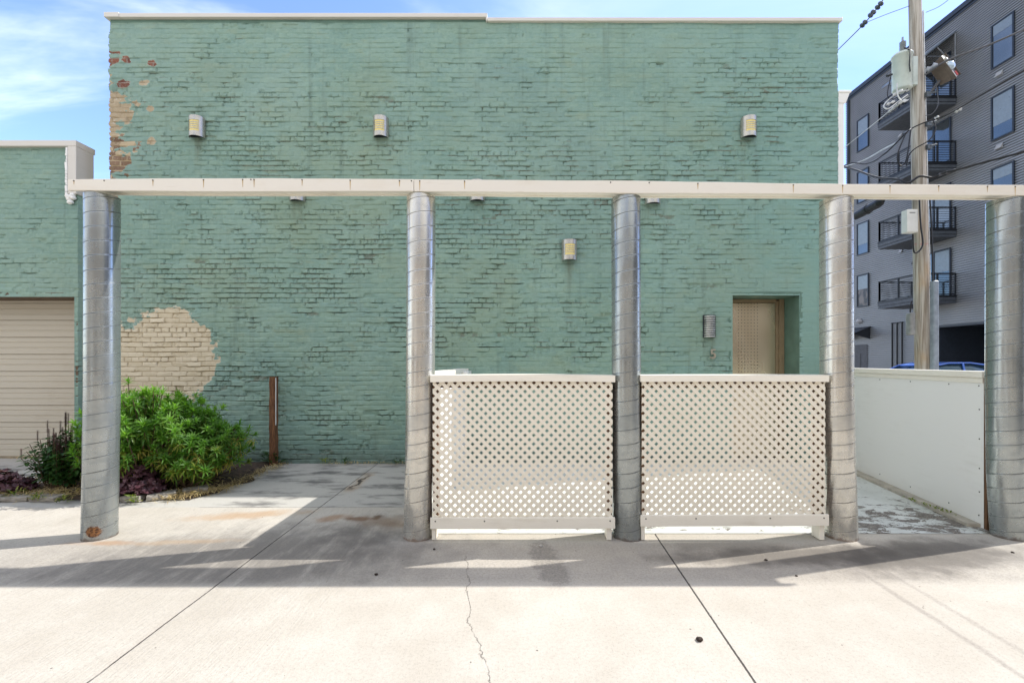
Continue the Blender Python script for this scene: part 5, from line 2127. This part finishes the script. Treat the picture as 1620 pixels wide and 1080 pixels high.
    mb.lathe(A, [(.001, 0), (.045, .02), (.085, .10), (.085, d.length * .45), (.10, d.length * .47), (.10, d.length * .53), (.085, d.length * .55), (.085, d.length - .12), (.04, d.length - .02), (.001, d.length)], 10, d, False)
    mb.build('case', M_BLACK, t)
    mb = MB()
    mb.tube(curve([at(1300, 370, 11.5), A, B, at(1412, 305, 9.0), at(1436, 292, 8.85)]), .014, 6)
    mb.build('lead', M_BLACK, t)
    mb = MB()
    q = at(1374, 335, 9.7)
    u = d.normalized()
    w = Vector((0, -1, 0))
    up = Vector((0, 0, 1))
    q = A + d * .45 + w * .105
    vs = [q - u * .07 - up * .035, q + u * .07 - up * .035, q + u * .07 + up * .035, q - u * .07 + up * .035]
    mb.prism(vs, w * .004)
    mb.build('label_patch', plain('orange_label', (.75, .10, .03), .5), t)


build_cables()


# ------------------------------------------------------------------ blue car behind the wall
def build_car():
    cx, cy = 12.0, 13.0
    t = thing('parked_car', (cx, cy, 0), 'blue car behind the white wall, only its roof showing', 'car')
    M_PAINT, nt, bs = new_mat('blue_car_paint')
    p = nt.coord()
    nt.setin(bs.inputs['Base Color'], nt.mix(nt.step(nt.noise(p, 3), .3, .7), (0.02, 0.10, 0.42), (0.025, 0.12, 0.48)))
    bs.inputs['Metallic'].default_value = .3
    bs.inputs['Roughness'].default_value = .25
    bs.inputs['Coat Weight'].default_value = .8
    M_CG = plain('car_glass', (.05, .09, .11), .06, .5, var=.1)

    def loft(sections, name, mat, close=True):
        mb = MB()
        n = len(sections[0])
        vs = [q for s in sections for q in s]
        fs = []
        for i in range(len(sections) - 1):
            for j in range(n):
                fs.append((i * n + j, i * n + (j + 1) % n, (i + 1) * n + (j + 1) % n, (i + 1) * n + j))
        fs += [tuple(range(n)), tuple(range((len(sections) - 1) * n, len(sections) * n))]
        mb.add(vs, fs, True)
        return mb.build(name, mat, t)
    secs = []
    for (x, w, zb, zt) in ((-2.2, .62, .35, .62), (-2.1, .80, .25, .74), (-1.6, .88, .20, .86), (-.8, .90, .18, .93), (.4, .90, .18, .95), (1.3, .89, .19, .94), (1.95, .82, .25, .92), (2.15, .70, .38, .80)):
        secs.append([(cx + x, cy + sy * w * kx, z) for sy, kx, z in ((-1, .90, zb), (-1, 1.0, zb + (zt - zb) * .35), (-1, .98, zb + (zt - zb) * .75), (-1, .86, zt), (1, .86, zt), (1, .98, zb + (zt - zb) * .75), (1, 1.0, zb + (zt - zb) * .35), (1, .90, zb))])
    loft(secs, 'body', M_PAINT)
    secs = []
    for (x, w, zb, zt) in ((-1.15, .74, .90, .925), (-.45, .72, .93, 1.30), (-.1, .70, .93, 1.365), (.5, .70, .94, 1.375), (1.0, .69, .94, 1.31), (1.65, .66, .92, .96)):
        secs.append([(cx + x, cy - w * 1.03, zb), (cx + x, cy - w * (.80 if zt > 1 else 1), zt), (cx + x, cy + w * (.80 if zt > 1 else 1), zt), (cx + x, cy + w * 1.03, zb)])
    loft(secs, 'windows', M_CG)
    secs = []
    for (x, w, z) in ((-1.17, .60, .935), (-.47, .60, 1.305), (-.1, .585, 1.385), (.25, .585, 1.402), (.55, .58, 1.397), (1.02, .57, 1.325), (1.67, .55, .97)):
        secs.append([(cx + x, cy - w, z - .02), (cx + x, cy - w * .9, z + .008), (cx + x, cy, z + .016), (cx + x, cy + w * .9, z + .008), (cx + x, cy + w, z - .02), (cx + x, cy, z - .015)])
    loft(secs[1:-1], 'roof', M_PAINT)
    for sy in (-1, 1):
        mb = MB()
        pts = [(cx + x, cy + sy * w, z) for x, w, z in ((-1.17, .72, .93), (-.47, .585, 1.305), (-.1, .57, 1.375), (.5, .57, 1.385), (1.02, .56, 1.32), (1.67, .64, .96))]
        mb.tube(pts, .028, 6)
        mb.tube([(cx + .25, cy + sy * .73, .93), (cx + .3, cy + sy * .575, 1.38)], .03, 6)
        mb.build('pillar_trim', M_PAINT, t)
    for sx in (-1.35, 1.35):
        for sy in (-1, 1):
            mb = MB()
            mb.lathe((cx + sx, cy + sy * .80, .32), [(.20, -.10), (.30, -.10), (.32, -.07), (.32, .07), (.30, .10), (.20, .10)], 24, (0, 1, 0))
            w = mb.build('wheel', M_BLACK, t)
            mb = MB()
            mb.lathe((cx + sx, cy + sy * .80, .32), [(.001, sy * .09), (.06, sy * .095), (.19, sy * .08), (.20, sy * .10)], 20, (0, 1, 0))
            mb.build('rim', M_STEEL, w)
    for sy in (-1, 1):
        mb = MB()
        mb.box((cx - 2.13, cy + sy * .55 - .13, .58), (cx - 2.08, cy + sy * .55 + .13, .70))
        mb.build('headlight', plain('headlight_lens', (.7, .72, .74), .1), t, .01)
        mb = MB()
        mb.box((cx + 2.08, cy + sy * .55 - .12, .70), (cx + 2.13, cy + sy * .55 + .12, .82))
        mb.build('tail_light', plain('red_tail_lens', (.4, .01, .01), .2), t, .01)


build_car()


# ------------------------------------------------------------------ small litter on the yard
def litter():
    r = random.Random(31)
    mat = plain('dark_dry_leaf', (.035, .022, .014), .8)
    matp = plain('pale_pebble', (.45, .42, .37), .8)
    for (px, py, s, pale, nm, lab) in ((1107, 1013, .017, 0, 'dry_leaf', 'crumpled dark dry leaf on the bright concrete in the foreground'),
                                  (687, 869, .010, 0, 'pebble', 'small dark pebble in front of the second column'),
                                  (595, 909, .012, 0, 'pebble', 'small dark pebble in the shadow band left of the crack'),
                                  (855, 864, .016, 1, 'pebble', 'pale chip of stone on the dark patch before the left lattice'),
                                  (1602, 874, .010, 0, 'pebble', 'dark pebble near the rightmost column'),
                                  (1212, 886, .011, 0, 'dry_leaf', 'dry leaf in the lit strip below the right lattice'),
                                  (1260, 911, .008, 0, 'dry_leaf', 'dry leaf at the edge of the shadow on the right'),
                                  (1124, 973, .006, 1, 'pebble', 'tiny pale pebble beside the right hand joint')):
        Y = CAM_H * F / (py - HZ)
        p = at(px, py, Y)
        bm = bmesh.new()
        bmesh.ops.create_icosphere(bm, subdivisions=2, radius=s)
        for v in bm.verts:
            v.co *= r.uniform(.75, 1.2)
            v.co.z *= .55
        me = bpy.data.meshes.new(nm)
        bm.to_mesh(me)
        bm.free()
        me.materials.append(matp if pale else mat)
        o = bpy.data.objects.new(nm, me)
        o.location = (p.x, Y, s * .45)
        COL.objects.link(o)
        tag(o, lab, 'pebble' if nm == 'pebble' else 'leaf')


litter()
